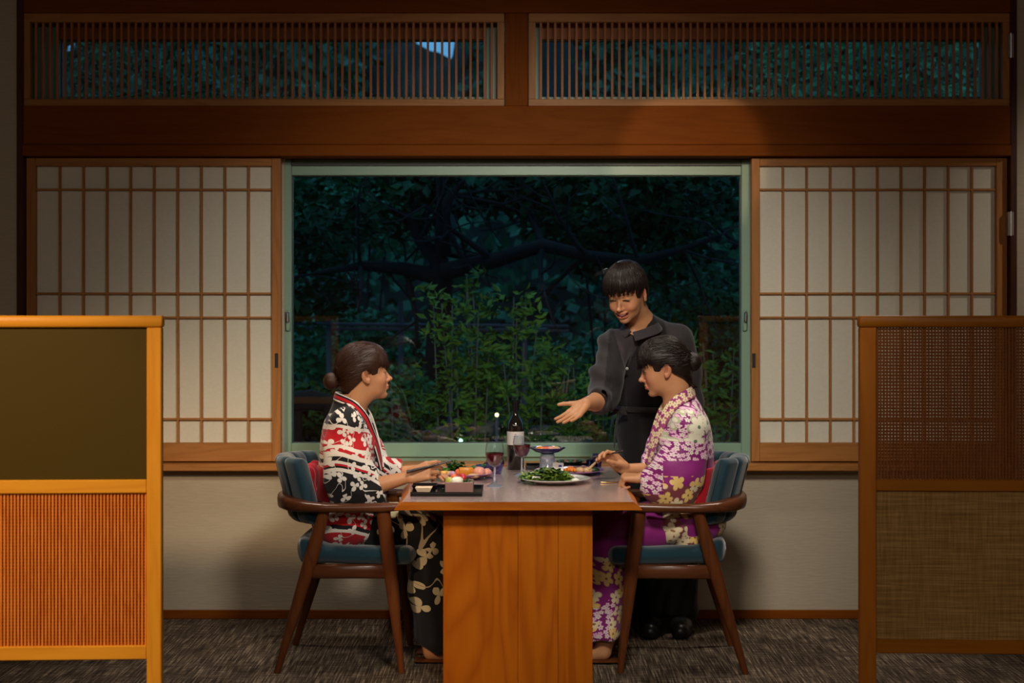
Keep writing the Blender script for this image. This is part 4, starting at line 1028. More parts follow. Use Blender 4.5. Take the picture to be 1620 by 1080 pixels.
# ------------------------------------------------------------------ people: distance fields turned into continuous meshes
def V3(*a): return np.array(a, dtype=np.float32)
def nrm(v): v = np.asarray(v, float); return v / np.linalg.norm(v)
class Field:
    def __init__(s, xs, ys, zs):
        s.g = [np.asarray(a, np.float32) for a in (xs, ys, zs)]
        s.a = np.full([len(a) for a in s.g], 9.0, np.float32)
    def block(s, lo, hi):
        sl = []
        for ax in range(3):
            i0 = max(0, np.searchsorted(s.g[ax], lo[ax]) - 2); i1 = min(len(s.g[ax]), np.searchsorted(s.g[ax], hi[ax]) + 2)
            if i1 - i0 < 2: return None
            sl.append(slice(i0, i1))
        return tuple(sl), s.g[0][sl[0]][:, None, None], s.g[1][sl[1]][None, :, None], s.g[2][sl[2]][None, None, :]
    def comb(s, sl, d, k, op):
        a = s.a[sl]
        if op == 'sub': d = -d; a2 = np.maximum(a, d); 
        else: a2 = np.minimum(a, d)
        if k > 0:
            h = np.maximum(k - np.abs(a - d), 0) / k
            a2 = a2 + h * h * k * .25 if op == 'sub' else a2 - h * h * k * .25
        s.a[sl] = a2
    def ell(s, c, r, R=None, k=.01, op='add'):
        c = np.asarray(c, float); r = np.asarray(r, float); m = r.max() + k + .012
        b = s.block(c - m, c + m)
        if b is None: return s
        sl, x, y, z = b; x = x - c[0]; y = y - c[1]; z = z - c[2]
        if R is not None: x, y, z = (R[0, 0] * x + R[1, 0] * y + R[2, 0] * z, R[0, 1] * x + R[1, 1] * y + R[2, 1] * z, R[0, 2] * x + R[1, 2] * y + R[2, 2] * z)
        k0 = np.sqrt((x / r[0]) ** 2 + (y / r[1]) ** 2 + (z / r[2]) ** 2); k1 = np.sqrt((x / r[0] ** 2) ** 2 + (y / r[1] ** 2) ** 2 + (z / r[2] ** 2) ** 2) + 1e-6
        s.comb(sl, (k0 * (k0 - 1) / k1).astype(np.float32), k, op); return s
    def cone(s, a, b, ra, rb, k=.01, flat=None, op='add'):
        a = np.asarray(a, float); b = np.asarray(b, float); m = max(ra, rb) * 1.05 + k + .012
        bl = s.block(np.minimum(a, b) - m, np.maximum(a, b) + m)
        if bl is None: return s
        sl, x, y, z = bl; d = b - a; L = max((d * d).sum(), 1e-9)
        x = x - a[0]; y = y - a[1]; z = z - a[2]
        t = np.clip((x * d[0] + y * d[1] + z * d[2]) / L, 0, 1)
        qx, qy, qz = x - t * d[0], y - t * d[1], z - t * d[2]
        if flat is not None:
            n, f = flat; n = nrm(n); q = (qx * n[0] + qy * n[1] + qz * n[2]) * (f - 1)
            qx, qy, qz = qx + n[0] * q, qy + n[1] * q, qz + n[2] * q
        s.comb(sl, (np.sqrt(qx * qx + qy * qy + qz * qz) - (ra + (rb - ra) * t)).astype(np.float32), k, op); return s
    def chain(s, pts, rad, k=.01, flat=None, op='add'):
        for i in range(len(pts) - 1): s.cone(pts[i], pts[i + 1], rad[i], rad[i + 1], k, flat, op)
        return s
    def carve(s, H, fn, k=.005):
        """removes where fn(local x, y, z) > 0 (metres of depth), in head space"""
        x = s.g[0][:, None, None] - H.o[0]; y = s.g[1][None, :, None] - H.o[1]; z = s.g[2][None, None, :] - H.o[2]
        L = [(H.R[0, i] * x + H.R[1, i] * y + H.R[2, i] * z) / H.s for i in range(3)]
        d = -fn(*L).astype(np.float32); s.comb((slice(None),) * 3, d, k, 'sub'); return s
    def plane_cut(s, p, n, lo, hi, k=.004):
        """removes what lies on the +n side of the plane, inside the box lo..hi"""
        b = s.block(np.asarray(lo), np.asarray(hi))
        if b is None: return s
        sl, x, y, z = b; n = nrm(n); d = -((x - p[0]) * n[0] + (y - p[1]) * n[1] + (z - p[2]) * n[2])
        d = np.broadcast_to(d, s.a[sl].shape).astype(np.float32); s.comb(sl, d, k, 'sub'); return s
    def warp(s, fn, band=.03):
        """adds fn(x,y,z) to the field near its surface (folds, strands)"""
        idx = np.nonzero(np.abs(s.a) < band)
        p = [s.g[i][idx[i]] for i in range(3)]
        s.a[idx] += fn(*p).astype(np.float32); return s
    def mesh(s):
        A = s.a; ins = A < 0; nx, ny, nz = A.shape
        c = np.zeros((nx - 1, ny - 1, nz - 1), np.uint8)
        for i in (0, 1):
            for j in (0, 1):
                for k in (0, 1): c += ins[i:nx - 1 + i, j:ny - 1 + j, k:nz - 1 + k]
        act = (c > 0) & (c < 8); ci = np.nonzero(act); n = len(ci[0])
        vid = np.full(act.shape, -1, np.int32); vid[ci] = np.arange(n)
        corners = [(i, j, k) for i in (0, 1) for j in (0, 1) for k in (0, 1)]
        vals = {q: A[ci[0] + q[0], ci[1] + q[1], ci[2] + q[2]] for q in corners}
        acc = np.zeros((n, 3)); cnt = np.zeros(n)
        G = [np.stack([s.g[ax][ci[ax]], s.g[ax][ci[ax] + 1]], 1) for ax in range(3)]
        for q in corners:
            for ax in range(3):
                if q[ax]: continue
                r = list(q); r[ax] = 1; r = tuple(r); a, b = vals[q], vals[r]
                m = (a < 0) != (b < 0); t = np.where(m, a / np.where(m, a - b, 1), 0)
                for e in range(3):
                    co = G[e][:, q[e]] if e != ax else G[e][:, 0] + t * (G[e][:, 1] - G[e][:, 0])
                    acc[:, e] += np.where(m, co, 0)
                cnt += m
        v = acc / cnt[:, None]; F_ = []
        for ax in range(3):
            o = [a for a in range(3) if a != ax]
            sl0 = [slice(None)] * 3; sl1 = [slice(None)] * 3; sl0[ax] = slice(0, -1); sl1[ax] = slice(1, None)
            e = ins[tuple(sl0)] != ins[tuple(sl1)]
            I = np.array(np.nonzero(e)); ok = (I[o[0]] > 0) & (I[o[1]] > 0) & (I[o[0]] < A.shape[o[0]] - 1) & (I[o[1]] < A.shape[o[1]] - 1); I = I[:, ok]
            q = []
            for da, db in ((1, 1), (0, 1), (0, 0), (1, 0)):
                J = I.copy(); J[o[0]] -= da; J[o[1]] -= db; q.append(vid[tuple(J)])
            q = np.stack(q, 1); a_in = ins[tuple(I)]
            flip = a_in if ax != 1 else ~a_in
            q[~flip] = q[~flip][:, ::-1]; F_.append(q)
        f = np.concatenate(F_); f = f[(f >= 0).all(1)]
        return v, f
def paint(me, name, col):
    a = me.color_attributes.new(name, 'FLOAT_COLOR', 'POINT')
    c = np.ones((len(me.vertices), 4), np.float32); c[:, :3] = col; a.data.foreach_set('color', c.ravel())
def fmesh(F_, name, mat, parent, colfn=None):
    v, f = F_.mesh()
    me = bpy.data.meshes.new(name); n = len(f)
    me.vertices.add(len(v)); me.vertices.foreach_set('co', v.astype(np.float32).ravel())
    me.loops.add(n * 4); me.loops.foreach_set('vertex_index', f.astype(np.int32).ravel())
    me.polygons.add(n); me.polygons.foreach_set('loop_start', np.arange(0, n * 4, 4, dtype=np.int32)); me.polygons.foreach_set('use_smooth', np.ones(n, bool))
    me.update(calc_edges=True)
    if colfn is not None: paint(me, 'tint', colfn(v))
    return link_mesh(name, me, parent, mat)
def grid(*segs):
    """segs: (start, end, step) runs joined into one axis"""
    out = [np.arange(a, b, st) for a, b, st in segs]; return np.concatenate(out)
def frame(f, uhint):
    f = nrm(f); u = np.asarray(uhint, float); u = nrm(u - f * (u @ f)); l = np.cross(u, f); return np.stack([f, l, u], 1)

SKIN = np.array(lin(196, 140, 100)); 
def m_skin():
    m, nt, b = newmat('skin'); N = NT(nt)
    a = N.n('ShaderNodeAttribute', attribute_name='tint')
    f = N.noise(N.obj(), 60, 3)
    c = N.mix(f, (.94, .93, .92), (1, 1, 1)); mul = N.n('ShaderNodeMix', data_type='RGBA', blend_type='MULTIPLY'); mul.inputs['Factor'].default_value = 1
    N.l(a.outputs['Color'], mul.inputs[6]); N.l(c, mul.inputs[7]); N.l(mul.outputs[2], b.inputs['Base Color'])
    b.inputs['Roughness'].default_value = .48; b.inputs['Specular IOR Level'].default_value = .35
    b.inputs['Subsurface Weight'].default_value = .12; b.inputs['Subsurface Radius'].default_value = (.012, .004, .002); b.inputs['Subsurface Scale'].default_value = .6
    return m
M['skin'] = m_skin()
def m_hair(name, c0, c1):
    m, nt, b = newmat(name); N = NT(nt)
    a = N.n('ShaderNodeAttribute', attribute_name='flow')      # strand coordinate stored on the mesh
    f = N.noise(N.v('MULTIPLY', a.outputs['Vector'], (2.2, .35, 2.2)), 1.0, 4, .65)
    N.l(N.mix(f, c0, c1), b.inputs['Base Color']); b.inputs['Roughness'].default_value = .42
    b.inputs['Specular IOR Level'].default_value = .32
    N.bump(f, .35, .002, b); return m
M['hair_brown'] = m_hair('brown_hair', lin(22, 11, 7), lin(72, 40, 24))
M['hair_black'] = m_hair('black_hair', lin(9, 6, 6), lin(40, 26, 20))
M['lash'] = plain('dark_lash', (.010, .006, .005), .6)
M['eye'] = plain('eye_white', (.75, .72, .68), .2)
M['iris'] = plain('dark_iris', (.015, .008, .005), .1)
M['teeth'] = plain('teeth', (.85, .80, .72), .25)

class Head:
    def __init__(s, o, f, u, sc): s.o = np.asarray(o, float); s.R = frame(f, u); s.s = sc
    def w(s, p): return s.o + s.R @ (np.asarray(p, float) * s.s)
    def loc(s, P_): return ((P_ - s.o) @ s.R) / s.s
def head(F_, H, smile=0.0):
    R = H.R; q = H.s
    E = lambda c, r, k=.01, op='add', R2=None: F_.ell(H.w(c), np.array(r) * q, R if R2 is None else R @ R2, k * q, op)
    Cn = lambda a, b, ra, rb, k=.01, flat=None, op='add': F_.cone(H.w(a), H.w(b), ra * q, rb * q, k * q, None if flat is None else (R @ np.array(flat[0], float), flat[1]), op)
    E((-.010, 0, .030), (.087, .074, .084), .0)
    E((.038, 0, .040), (.052, .060, .050), .03)                 # forehead
    E((.026, 0, -.030), (.062, .062, .078), .03)                # face mass
    E((.034, 0, -.072), (.046, .047, .034), .025)               # jaw
    E((.071, 0, -.100), (.017, .020, .014), .022)               # chin
    for y in (-1, 1):
        E((.056, y * .034, -.034), (.026, .025, .026), .02)     # cheeks
        if smile: E((.064, y * .034, -.040), (.022, .020, .016), .012)
        E((.093, y * .031, .004), (.012, .019, .011), .014, 'sub')   # eye sockets
        E((.072, y * .0315, .0005), (.0145, .0165, .0115), .006)     # lids over the eyeball
        Cn((.081, y * .014, .020), (.074, y * .046, .021), .006, .004, .014)   # brow
    Cn((.081, 0, .010), (.105, 0, -.034), .0062, .0082, .011)        # nose bridge
    E((.1075, 0, -.0365), (.0105, .0100, .0085), .008)
    for y in (-1, 1): E((.0945, y * .0105, -.041), (.0095, .0065, .0065), .006)
    for y in (-1, 1): E((.1015, y * .006, -.0470), (.004, .003, .003), .003, 'sub')
    wl = .023 + .007 * smile
    Cn((.083, 0, -.058), (.079, 0, -.078), .012, .014, .014)         # muzzle
    for i in range(8):
        pass
    up = smile * .006
    # lips as bent chains
    def arc(zc, xx0, bow, n=7):
        return [H.w((xx0 - .0012 / .001 * 0 - 13 * (wl * (t) ) ** 2 * .62, wl * t, zc + up * abs(t) ** 1.5 * 1.3 + bow * (1 - abs(t)))) for t in np.linspace(-1, 1, n)]
    gap = .0035 * smile
    ru = [.0012, .0034, .0048, .0045, .0048, .0034, .0012]; rl = [.0012, .0036, .0054, .0060, .0054, .0036, .0012]
    F_.chain(arc(-.0640 + gap * .6, .0935, .0008), [a * q for a in ru], .003 * q)
    F_.chain(arc(-.0720 - gap * 1.6, .0915, -.0012 - smile * .006), [a * q for a in rl], .003 * q)
    if smile: # open mouth
        F_.chain(arc(-.0680, .0955, -.004), [a * q for a in (.0012, .0030, .0048, .0054, .0048, .0030, .0012)], .002 * q, None, 'sub')
    else: F_.chain(arc(-.0682, .0985, .0), [a * q for a in (.001, .0016, .0018, .0018, .0018, .0016, .001)], .002 * q, None, 'sub')
    E((.088, 0, -.086), (.006, .018, .005), .008, 'sub')
    # ears
    for y in (-1, 1):
        a = y * .28; R2 = np.array([[cos(a), -sin(a), 0], [sin(a), cos(a), 0], [0, 0, 1]])
        b = -.18; R3 = np.array([[cos(b), 0, sin(b)], [0, 1, 0], [-sin(b), 0, cos(b)]])
        E((-.010, y * .0765, -.012), (.0175, .0075, .030), .005, 'add', R2 @ R3)
        E((-.003, y * .0835, -.006), (.0115, .0095, .020), .002, 'sub', R2 @ R3)
        E((-.001, y * .079, -.036), (.008, .0055, .010), .005)
def head_tint(H, v, smile=0):
    L = H.loc(v); c = np.tile(SKIN, (len(v), 1)); x, y, z = L.T
    def mixin(w_, col):
        nonlocal c; w_ = np.clip(w_, 0, 1)[:, None]; c = c * (1 - w_) + np.array(col) * w_
    g = lambda cx, cy, cz, rx, ry, rz: np.exp(-(((x - cx) / rx) ** 2 + ((np.abs(y) - cy) / ry) ** 2 + ((z - cz) / rz) ** 2))
    mixin(.38 * g(.07, .040, -.035, .04, .022, .022), lin(224, 130, 108))
    mixin(.30 * g(.10, 0, -.037, .02, .02, .012), lin(220, 140, 116))
    mixin(.5 * g(-.01, .085, -.01, .02, .02, .03), lin(196, 112, 84)); mixin(.75 * g(-.002, .078, -.006, .010, .009, .016), lin(112, 50, 30))  # reddish ears; the hollow's shade is put into the tint
    wl = .024 + .007 * smile; t = np.abs(y) / wl; zc = -.0680 + smile * .006 * 1.3 * t ** 1.5
    hl = (.0085 + .0045 * smile) * np.sqrt(np.clip(1 - t ** 2, 0, 1)); lips = (x > .072) & (t < 1) & (np.abs(z - zc + .001 + .002 * smile) < hl)
    mixin(lips * .7, lin(196, 98, 84))
    if smile: mixin(((x > .070) & (x < .0925) & (t < .9) & (np.abs(z - zc + .003) < hl * .55)) * 1.0, lin(90, 24, 24))
    br = (x > .055) & (np.abs(y) > .012) & (np.abs(y) < .049) & (np.abs(z - .0215 - .0025 * np.sin((np.abs(y) - .012) / .037 * 3.1)) < .0032 - .0016 * np.clip((np.abs(y) - .036) / .013, 0, 1))
    mixin(br * .75, lin(50, 30, 22))
    return c
def face_parts(H, root, closed=0.0, gaze=(0, 0)):
    """eyes and lashes"""
    q = H.s
    for y in (-1, 1):
        if closed < .9:
            e = MB(); n = 12
            u, vv = np.meshgrid(np.linspace(0, 2 * pi, n + 1)[:-1], np.linspace(.05, pi - .05, 8), indexing='ij')
            c = H.w((.0772, y * .0315, -.0010)); ax = H.R @ np.array([.0118, 0, 0]); 
            pts = c + ((np.stack([.0118 * np.cos(vv), .0128 * np.sin(vv) * np.cos(u), .0052 * (1 - closed) * np.sin(vv) * np.sin(u)], -1).reshape(-1, 3)) * q) @ H.R.T
            f = [(i * 8 + j, ((i + 1) % n) * 8 + j, ((i + 1) % n) * 8 + j + 1, i * 8 + j + 1) for i in range(n) for j in range(7)]
            eo = link_mesh('eye', np_mesh('eye', pts, f), root, M['eye'])
            c2 = (.0812 + .0012, y * (.0315 - .001) + gaze[0], -.0012 + gaze[1])
            pts = np.array([H.w((c2[0] + .0062 * cos(b), c2[1] + .0056 * sin(b) * cos(a), c2[2] + min(.0048 * (1 - closed * .6), .0056) * sin(b) * sin(a))) for a in np.linspace(0, 2 * pi, 13)[:-1] for b in np.linspace(.02, 1.6, 5)])
            f = [(i * 5 + j, ((i + 1) % 12) * 5 + j, ((i + 1) % 12) * 5 + j + 1, i * 5 + j + 1) for i in range(12) for j in range(4)]
            link_mesh('iris', np_mesh('iris', pts, f), eo, M['iris'])
        lz = .0048 * (1 - closed) - .002 * closed
        n = 9
        pts = [H.w((.0885 - 5.2 * (t * .0155) ** 2 * 1.0 - (.0008 if t > .6 else 0), y * (.0315 + t * .0165), lz * (1 - t * t) + (-.001 - .002 * closed) * 0 - .0018 * (t > 0) * t + (.004 * closed * (t * t) * -.9 if closed else 0))) for t in np.linspace(-1, 1, n)]
        MB().tube(pts, [(.0012 + .0013 * sin(pi * (i + .6) / n)) * q for i in range(n)], 6).build('eyelash', M['lash'], root, 60)
def hand(F_, wrist, d, n, side, curl=(.3, .3, .35, .4), spread=.06, thumb=(.5, .3), sc=1.0, first=1.0, k=.006, fore=None):
    """side: +1/-1 makes the thumb leave towards +/- (n x d)"""
    d = nrm(d); n = nrm(np.asarray(n) - d * (np.asarray(n) @ d)); s_ = np.cross(n, d) * side; w0 = np.asarray(wrist, float)
    g = lambda a, b, c: w0 + (d * a + s_ * b + n * c) * sc
    kn = [(.086, .030), (.090, .0105), (.086, -.0095), (.077, -.0275)]
    ln = [(.040, .024, .019), (.044, .028, .020), (.041, .026, .019), (.032, .019, .017)]
    rd = [.0092, .0095, .0090, .0080]
    for i, (a, b) in enumerate(kn):
        F_.cone(g(.012, b * .55, 0), g(a, b, 0), .0150 * sc, .0118 * sc, .010 * sc)
    F_.cone(g(.02, .014, .006), g(.060, .020, .004), .014 * sc, .009 * sc, .012 * sc)
    F_.cone(g(.025, -.018, .006), g(.060, -.020, .003), .012 * sc, .009 * sc, .012 * sc)
    tips = []
    for i, (a, b) in enumerate(kn):
        p = g(a, b, 0); ang = curl[i] * first; sp = spread * (1.5 - i)
        for j in range(3):
            dd = d * cos(ang) * cos(sp) + s_ * sin(sp) + n * sin(ang); dd = nrm(dd)
            p2 = p + dd * ln[i][j] * sc; r1 = rd[i] * (1 - .09 * j) * sc; r2 = rd[i] * (1 - .09 * (j + 1)) * sc
            F_.cone(p, p2, r1, r2, .0025 * sc if j else .004 * sc)
            p = p2; ang += curl[i] * (1.1 if j == 0 else .8)
        tips.append(p)
    # thumb from the side of the palm near its base
    p0 = g(.018, .020, .004); dirn = nrm(d * cos(thumb[0]) + s_ * sin(thumb[0]) + n * thumb[1])
    p1 = p0 + dirn * .042 * sc; F_.cone(p0, p1, .0150 * sc, .0115 * sc, .010 * sc)
    d2 = nrm(dirn + d * .25 + n * .12); p2 = p1 + d2 * .032 * sc; F_.cone(p1, p2, .0108 * sc, .0098 * sc, .003)
    d3 = nrm(d2 + d * .2); p3 = p2 + d3 * .024 * sc; F_.cone(p2, p3, .0098 * sc, .0078 * sc, .003)
    return tips, p3
def limb(F_, pts, rad, k=.02, flat=None): F_.chain(pts, rad, k, flat)

def flow_attr(o, fn):
    me = o.data; n = len(me.vertices); v = np.empty(n * 3, np.float32); me.vertices.foreach_get('co', v); v = v.reshape(-1, 3) + np.array(wloc(o))
    a = me.attributes.new('flow', 'FLOAT_VECTOR', 'POINT'); a.data.foreach_set('vector', fn(v).astype(np.float32).ravel())
def flow_to(H, poles):
    """strand coordinate: angle around the gathering point (strands run towards it)"""
    def fn(v):
        L = H.loc(v); p = L - np.array(poles); r = np.linalg.norm(p, axis=1)
        a = np.arctan2(p[:, 1], p[:, 2]); b = p[:, 0]
        return np.stack([a * 26, np.arccos(np.clip(p[:, 0] / (r + 1e-6), -1, 1)) * 22 * 0 + r * 9, np.abs(L[:, 1]) * 0 + a * 7], 1)
    return fn

# ---- kimono patterns
def petals(N, vec, scale, npet, R, rnd=.8, depth=.35, w3=0.0):
    """flower mask from jittered cells; returns mask, centre mask"""
    vo = N.n('ShaderNodeTexVoronoi', voronoi_dimensions='2D', feature='F1'); N.l(vec, vo.inputs['Vector'])
    vo.inputs['Scale'].default_value = scale; vo.inputs['Randomness'].default_value = rnd
    df = N.v('SUBTRACT', vec, vo.outputs['Position']); x, y, _ = N.xyz(N.v('SCALE', df, scale))
    r = N.m('SQRT', N.m('ADD', N.m('MULTIPLY', x, x), N.m('MULTIPLY', y, y)))
    ph = N.m('MULTIPLY', N.xyz(vo.outputs['Color'])[0], 6.28)
    th = N.m('ADD', N.m('ARCTAN2', y, x), ph)
    c = N.m('ABSOLUTE', N.m('COSINE', N.m('MULTIPLY', th, npet / 2)))
    c = N.m('POWER', c, .55 if npet > 3 else .9)
    lim = N.m('MULTIPLY', N.m('ADD', N.m('MULTIPLY', c, 1 - depth), depth - .0), R)
    mask = N.m('LESS_THAN', r, lim)
    cen = N.m('LESS_THAN', r, R * .16)
    edge = N.m('MULTIPLY', N.m('GREATER_THAN', r, N.m('MULTIPLY', lim, .86)), mask)
    return mask, cen, N.xyz(vo.outputs['Color'])[1], edge
def cloth_base(name, rough=.75):
    m, nt, b = newmat(name); N = NT(nt); b.inputs['Roughness'].default_value = rough; b.inputs['Sheen Weight'].default_value = .15
    b.inputs['Specular IOR Level'].default_value = .25
    return m, N, b
def wv(N, kx=1, ky=.55, kz=1):
    x, y, z = N.xyz(N.geo()); n = N.noise(N.geo(), 7, 2); off = N.m('MULTIPLY', N.m('SUBTRACT', n, .5), .035)
    u = N.m('ADD', N.m('ADD', x, N.m('MULTIPLY', y, ky)), off); v = N.m('ADD', N.m('ADD', z, N.m('MULTIPLY', y, -.15)), off)
    return x, y, z, u, v, N.cxyz(u, v, 0)
BLK = lin(20, 19, 22); CRM = lin(222, 212, 196); RED = lin(184, 20, 34); WHT = lin(226, 218, 208)
def m_kimono_left_top():
    m, N, b = cloth_base('red_white_black_yukata')
    x, y, z, u, v, vec = wv(N)
    # bands follow the drape: they sag towards the front
    zc = N.m('SUBTRACT', v, N.m('MULTIPLY', N.m('POWER', N.m('ABSOLUTE', N.m('ADD', x, .665)), 2.0), -3.2))
    zz_ = N.m('ADD', v, N.m('MULTIPLY', N.m('MULTIPLY', N.m('ADD', x, .69), N.m('ADD', x, .69)), 2.2))
    zz_ = N.m('ADD', zz_, N.m('MULTIPLY', y, .15)) 
    A0, A1 = .40, 1.12
    P_ = lambda z_: (z_ + .895 - .895 - A0) / (A1 - A0)
    zr = N.m('DIVIDE', N.m('SUBTRACT', zz_, A0), A1 - A0)
    st = [(0, RED), (P_(.475), WHT), (P_(.485), RED), (P_(.545), WHT), (P_(.560), BLK), (P_(.575), RED), (P_(.640), WHT), (P_(.662), BLK), (P_(.790), WHT), (P_(.803), BLK), (P_(.813), RED), (P_(.820), WHT), (P_(.832), BLK), (P_(.848), WHT), (P_(.866), RED), (P_(.880), WHT), (P_(.893), RED), (P_(.962), WHT), (P_(.976), BLK)]
    base = N.ramp(zr, [(max(0, p), c) for p, c in st], 'CONSTANT')
    mask, cen, rnd_, edge = petals(N, vec, 23.0, 3, .50, .75, .05)
    keep = N.m('GREATER_THAN', rnd_, .28)
    col = N.mix(N.m('MULTIPLY', mask, keep), base, WHT)
    # wavy white creepers
    ww = N.m('ABSOLUTE', N.m('SUBTRACT', N.noise(N.v('MULTIPLY', vec, (1, 1, 1)), 11, 1, .5, .6), .5))
    col = N.mix(N.m('LESS_THAN', ww, .007), col, WHT)
    N.l(col, b.inputs['Base Color']); return m
def m_kimono_left_skirt():
    m, N, b = cloth_base('black_flowered_yukata')
    x, y, z, u, v, vec = wv(N)
    mask, cen, rnd_, edge = petals(N, vec, 12.5, 3, .50, .8, .04)
    keep = N.m('MULTIPLY', N.m('GREATER_THAN', rnd_, .32), N.m('GREATER_THAN', z, .17))
    col = N.mix(N.m('MULTIPLY', mask, keep), BLK, lin(206, 188, 150))
    w2 = N.m('ABSOLUTE', N.m('SUBTRACT', N.noise(vec, 5, 1, .5, .5), .5))
    col = N.mix(N.m('MULTIPLY', N.m('LESS_THAN', w2, .007), N.m('GREATER_THAN', z, .3)), col, lin(180, 160, 130))
    N.l(col, b.inputs['Base Color']); return m
PUR = lin(138, 36, 118); PNK = lin(226, 170, 206); CRM2 = lin(226, 208, 170); YEL = lin(232, 196, 120)
def m_kimono_right(skirt=False):
    m, N, b = cloth_base('purple_flowered_yukata_skirt' if skirt else 'purple_flowered_yukata', .5)
    x, y, z, u, v, vec = wv(N)
    sm, sc_, sr, se = petals(N, vec, 52.0, 5, .52, .85, .42)
    bm_, bc, br_, be = petals(N, vec, 17.5, 5, .55, .7, .40)
    lg, lc, lr, le = petals(N, N.v('ADD', vec, (.03, .02, 0)), 11.0, 6, .55, .6, .55)
    n1 = N.noise(vec, 5, 2, .5)
    zj = N.m('ADD', z, N.m('MULTIPLY', N.m('SUBTRACT', n1, .5), .10))
    small = N.mix(sm, N.mix(.15, PUR, (0, 0, 0)), N.mix(sr, PNK, WHT)); small = N.mix(sc_, small, PUR)
    big = N.mix(bm_, lin(124, 60, 70) if not skirt else PUR, N.mix(N.m('GREATER_THAN', br_, .6), CRM2, YEL)); big = N.mix(N.m('MAXIMUM', bc, N.m('MULTIPLY', be, .35)), big, lin(150, 110, 70))
    huge = N.mix(lg, small, N.mix(N.m('MULTIPLY', le, .7), lin(222, 216, 196), lin(150, 160, 120))); huge = N.mix(lc, huge, lin(90, 120, 90))
    if not skirt:
        inb = lambda lo, hi: N.m('MULTIPLY', N.m('GREATER_THAN', zj, lo), N.m('LESS_THAN', zj, hi))
        col = PUR
        base = N.mix(inb(.80, 1.2), PUR, small)
        base = N.mix(inb(.905, 1.02), base, huge)
        base = N.mix(N.m('LESS_THAN', zj, .765), base, big)
        block_ = N.m('MULTIPLY', N.m('GREATER_THAN', z, .735), N.m('MULTIPLY', N.m('LESS_THAN', z, .835), N.m('GREATER_THAN', x, .60)))
        bl = N.mix(N.m('MULTIPLY', bm_, N.m('LESS_THAN', z, .775)), PUR, YEL)
        base = N.mix(block_, base, bl)
        front = N.m('MULTIPLY', N.m('LESS_THAN', x, .60), N.m('GREATER_THAN', z, .70)); base = N.mix(N.m('MULTIPLY', front, N.m('LESS_THAN', zj, .88)), base, small)
        low = N.mix(N.m('GREATER_THAN', n1, .44), PUR, big); base = N.mix(N.m('LESS_THAN', z, .60), base, low)
        col = base
    else:
        thigh = N.m('GREATER_THAN', z, .44)
        col = N.mix(thigh, N.mix(N.m('GREATER_THAN', n1, .50), big, small), PUR)
    N.l(col, b.inputs['Base Color']); return m
M['kl'] = m_kimono_left_top(); M['kls'] = m_kimono_left_skirt(); M['kr'] = m_kimono_right(); M['krs'] = m_kimono_right(True)
def m_strip(name, stops, flower=None):
    """collar cloth: stripes across the band via the stored band coordinate"""
    m, N, b = cloth_base(name); a = N.n('ShaderNodeAttribute', attribute_name='band'); x, y, z = N.xyz(a.outputs['Vector'])
    c = N.ramp(x, stops, 'CONSTANT')
    if flower:
        vec = N.cxyz(N.m('MULTIPLY', y, 1.0), N.m('MULTIPLY', x, .05)); f, ce, r_, e = petals(N, vec, 34, 5, .52, .6, .4)
        c = N.mix(f, c, flower); c = N.mix(N.m('MAXIMUM', ce, N.m('MULTIPLY', e, .5)), c, lin(150, 90, 70))
    N.l(c, b.inputs['Base Color']); return m
M['collar_l'] = m_strip('striped_yukata_collar', [(0, WHT), (.12, lin(20, 18, 24)), (.32, RED), (.62, lin(30, 16, 22)), (.72, WHT), (.90, BLK)])
M['collar_r'] = m_strip('flowered_yukata_collar', [(0, lin(150, 50, 120)), (.5, lin(160, 70, 120))], CRM2)
def collar(path, width, thick, outs, mat, name, parent):
    """band swept along path; outs = direction (per point) in which the band's width runs"""
    K = len(path); path = [np.array(p, float) for p in path]; n = 8
    # smooth by Catmull-Rom
    def cr(ps, m=6):
        ps = [np.array(p, float) for p in ps]; o = []
        for i in range(len(ps) - 1):
            p0, p1, p2, p3 = ps[max(i - 1, 0)], ps[i], ps[i + 1], ps[min(i + 2, len(ps) - 1)]
            for t in np.linspace(0, 1, m, endpoint=False): o.append(.5 * ((2 * p1) + (-p0 + p2) * t + (2 * p0 - 5 * p1 + 4 * p2 - p3) * t ** 2 + (-p0 + 3 * p1 - 3 * p2 + p3) * t ** 3))
        return o + [ps[-1]]
    pp = cr(path); oo = cr(outs); vs = []; band = []; L = 0
    for i, p in enumerate(pp):
        t = nrm(pp[min(i + 1, len(pp) - 1)] - pp[max(i - 1, 0)]); o = nrm(oo[i] - t * (oo[i] @ t)); nn = np.cross(t, o)
        if i: L += np.linalg.norm(p - pp[i - 1])
        for (a, c) in ((0, -1), (.33, -1.25), (.66, -1.25), (1, -1), (1, 1), (.66, 1.25), (.33, 1.25), (0, 1)):
            vs.append(p + o * width * (a) + nn * thick * .5 * c); band.append((a, L, c))
    m = len(pp); f = [(i * n + k, i * n + (k + 1) % n, (i + 1) * n + (k + 1) % n, (i + 1) * n + k) for i in range(m - 1) for k in range(n)]
    me = np_mesh(name, np.array(vs), f); a = me.attributes.new('band', 'FLOAT_VECTOR', 'POINT'); a.data.foreach_set('vector', np.array(band, np.float32).ravel())
    o = link_mesh(name, me, parent, mat); o.modifiers.new('s', 'SUBSURF').levels = 1; o.modifiers['s'].render_levels = 1
    return o
def folds(amp, fx, fy, fz, seed=0):
    return lambda x, y, z: amp * (np.sin(fx * x + fz * z + seed + 1.5 * np.sin(fy * y + 3 * z)) * .6 + np.sin(fx * 1.9 * x - fz * 1.4 * z + seed * 2 + np.sin(6 * x + 9 * z)) * .4)

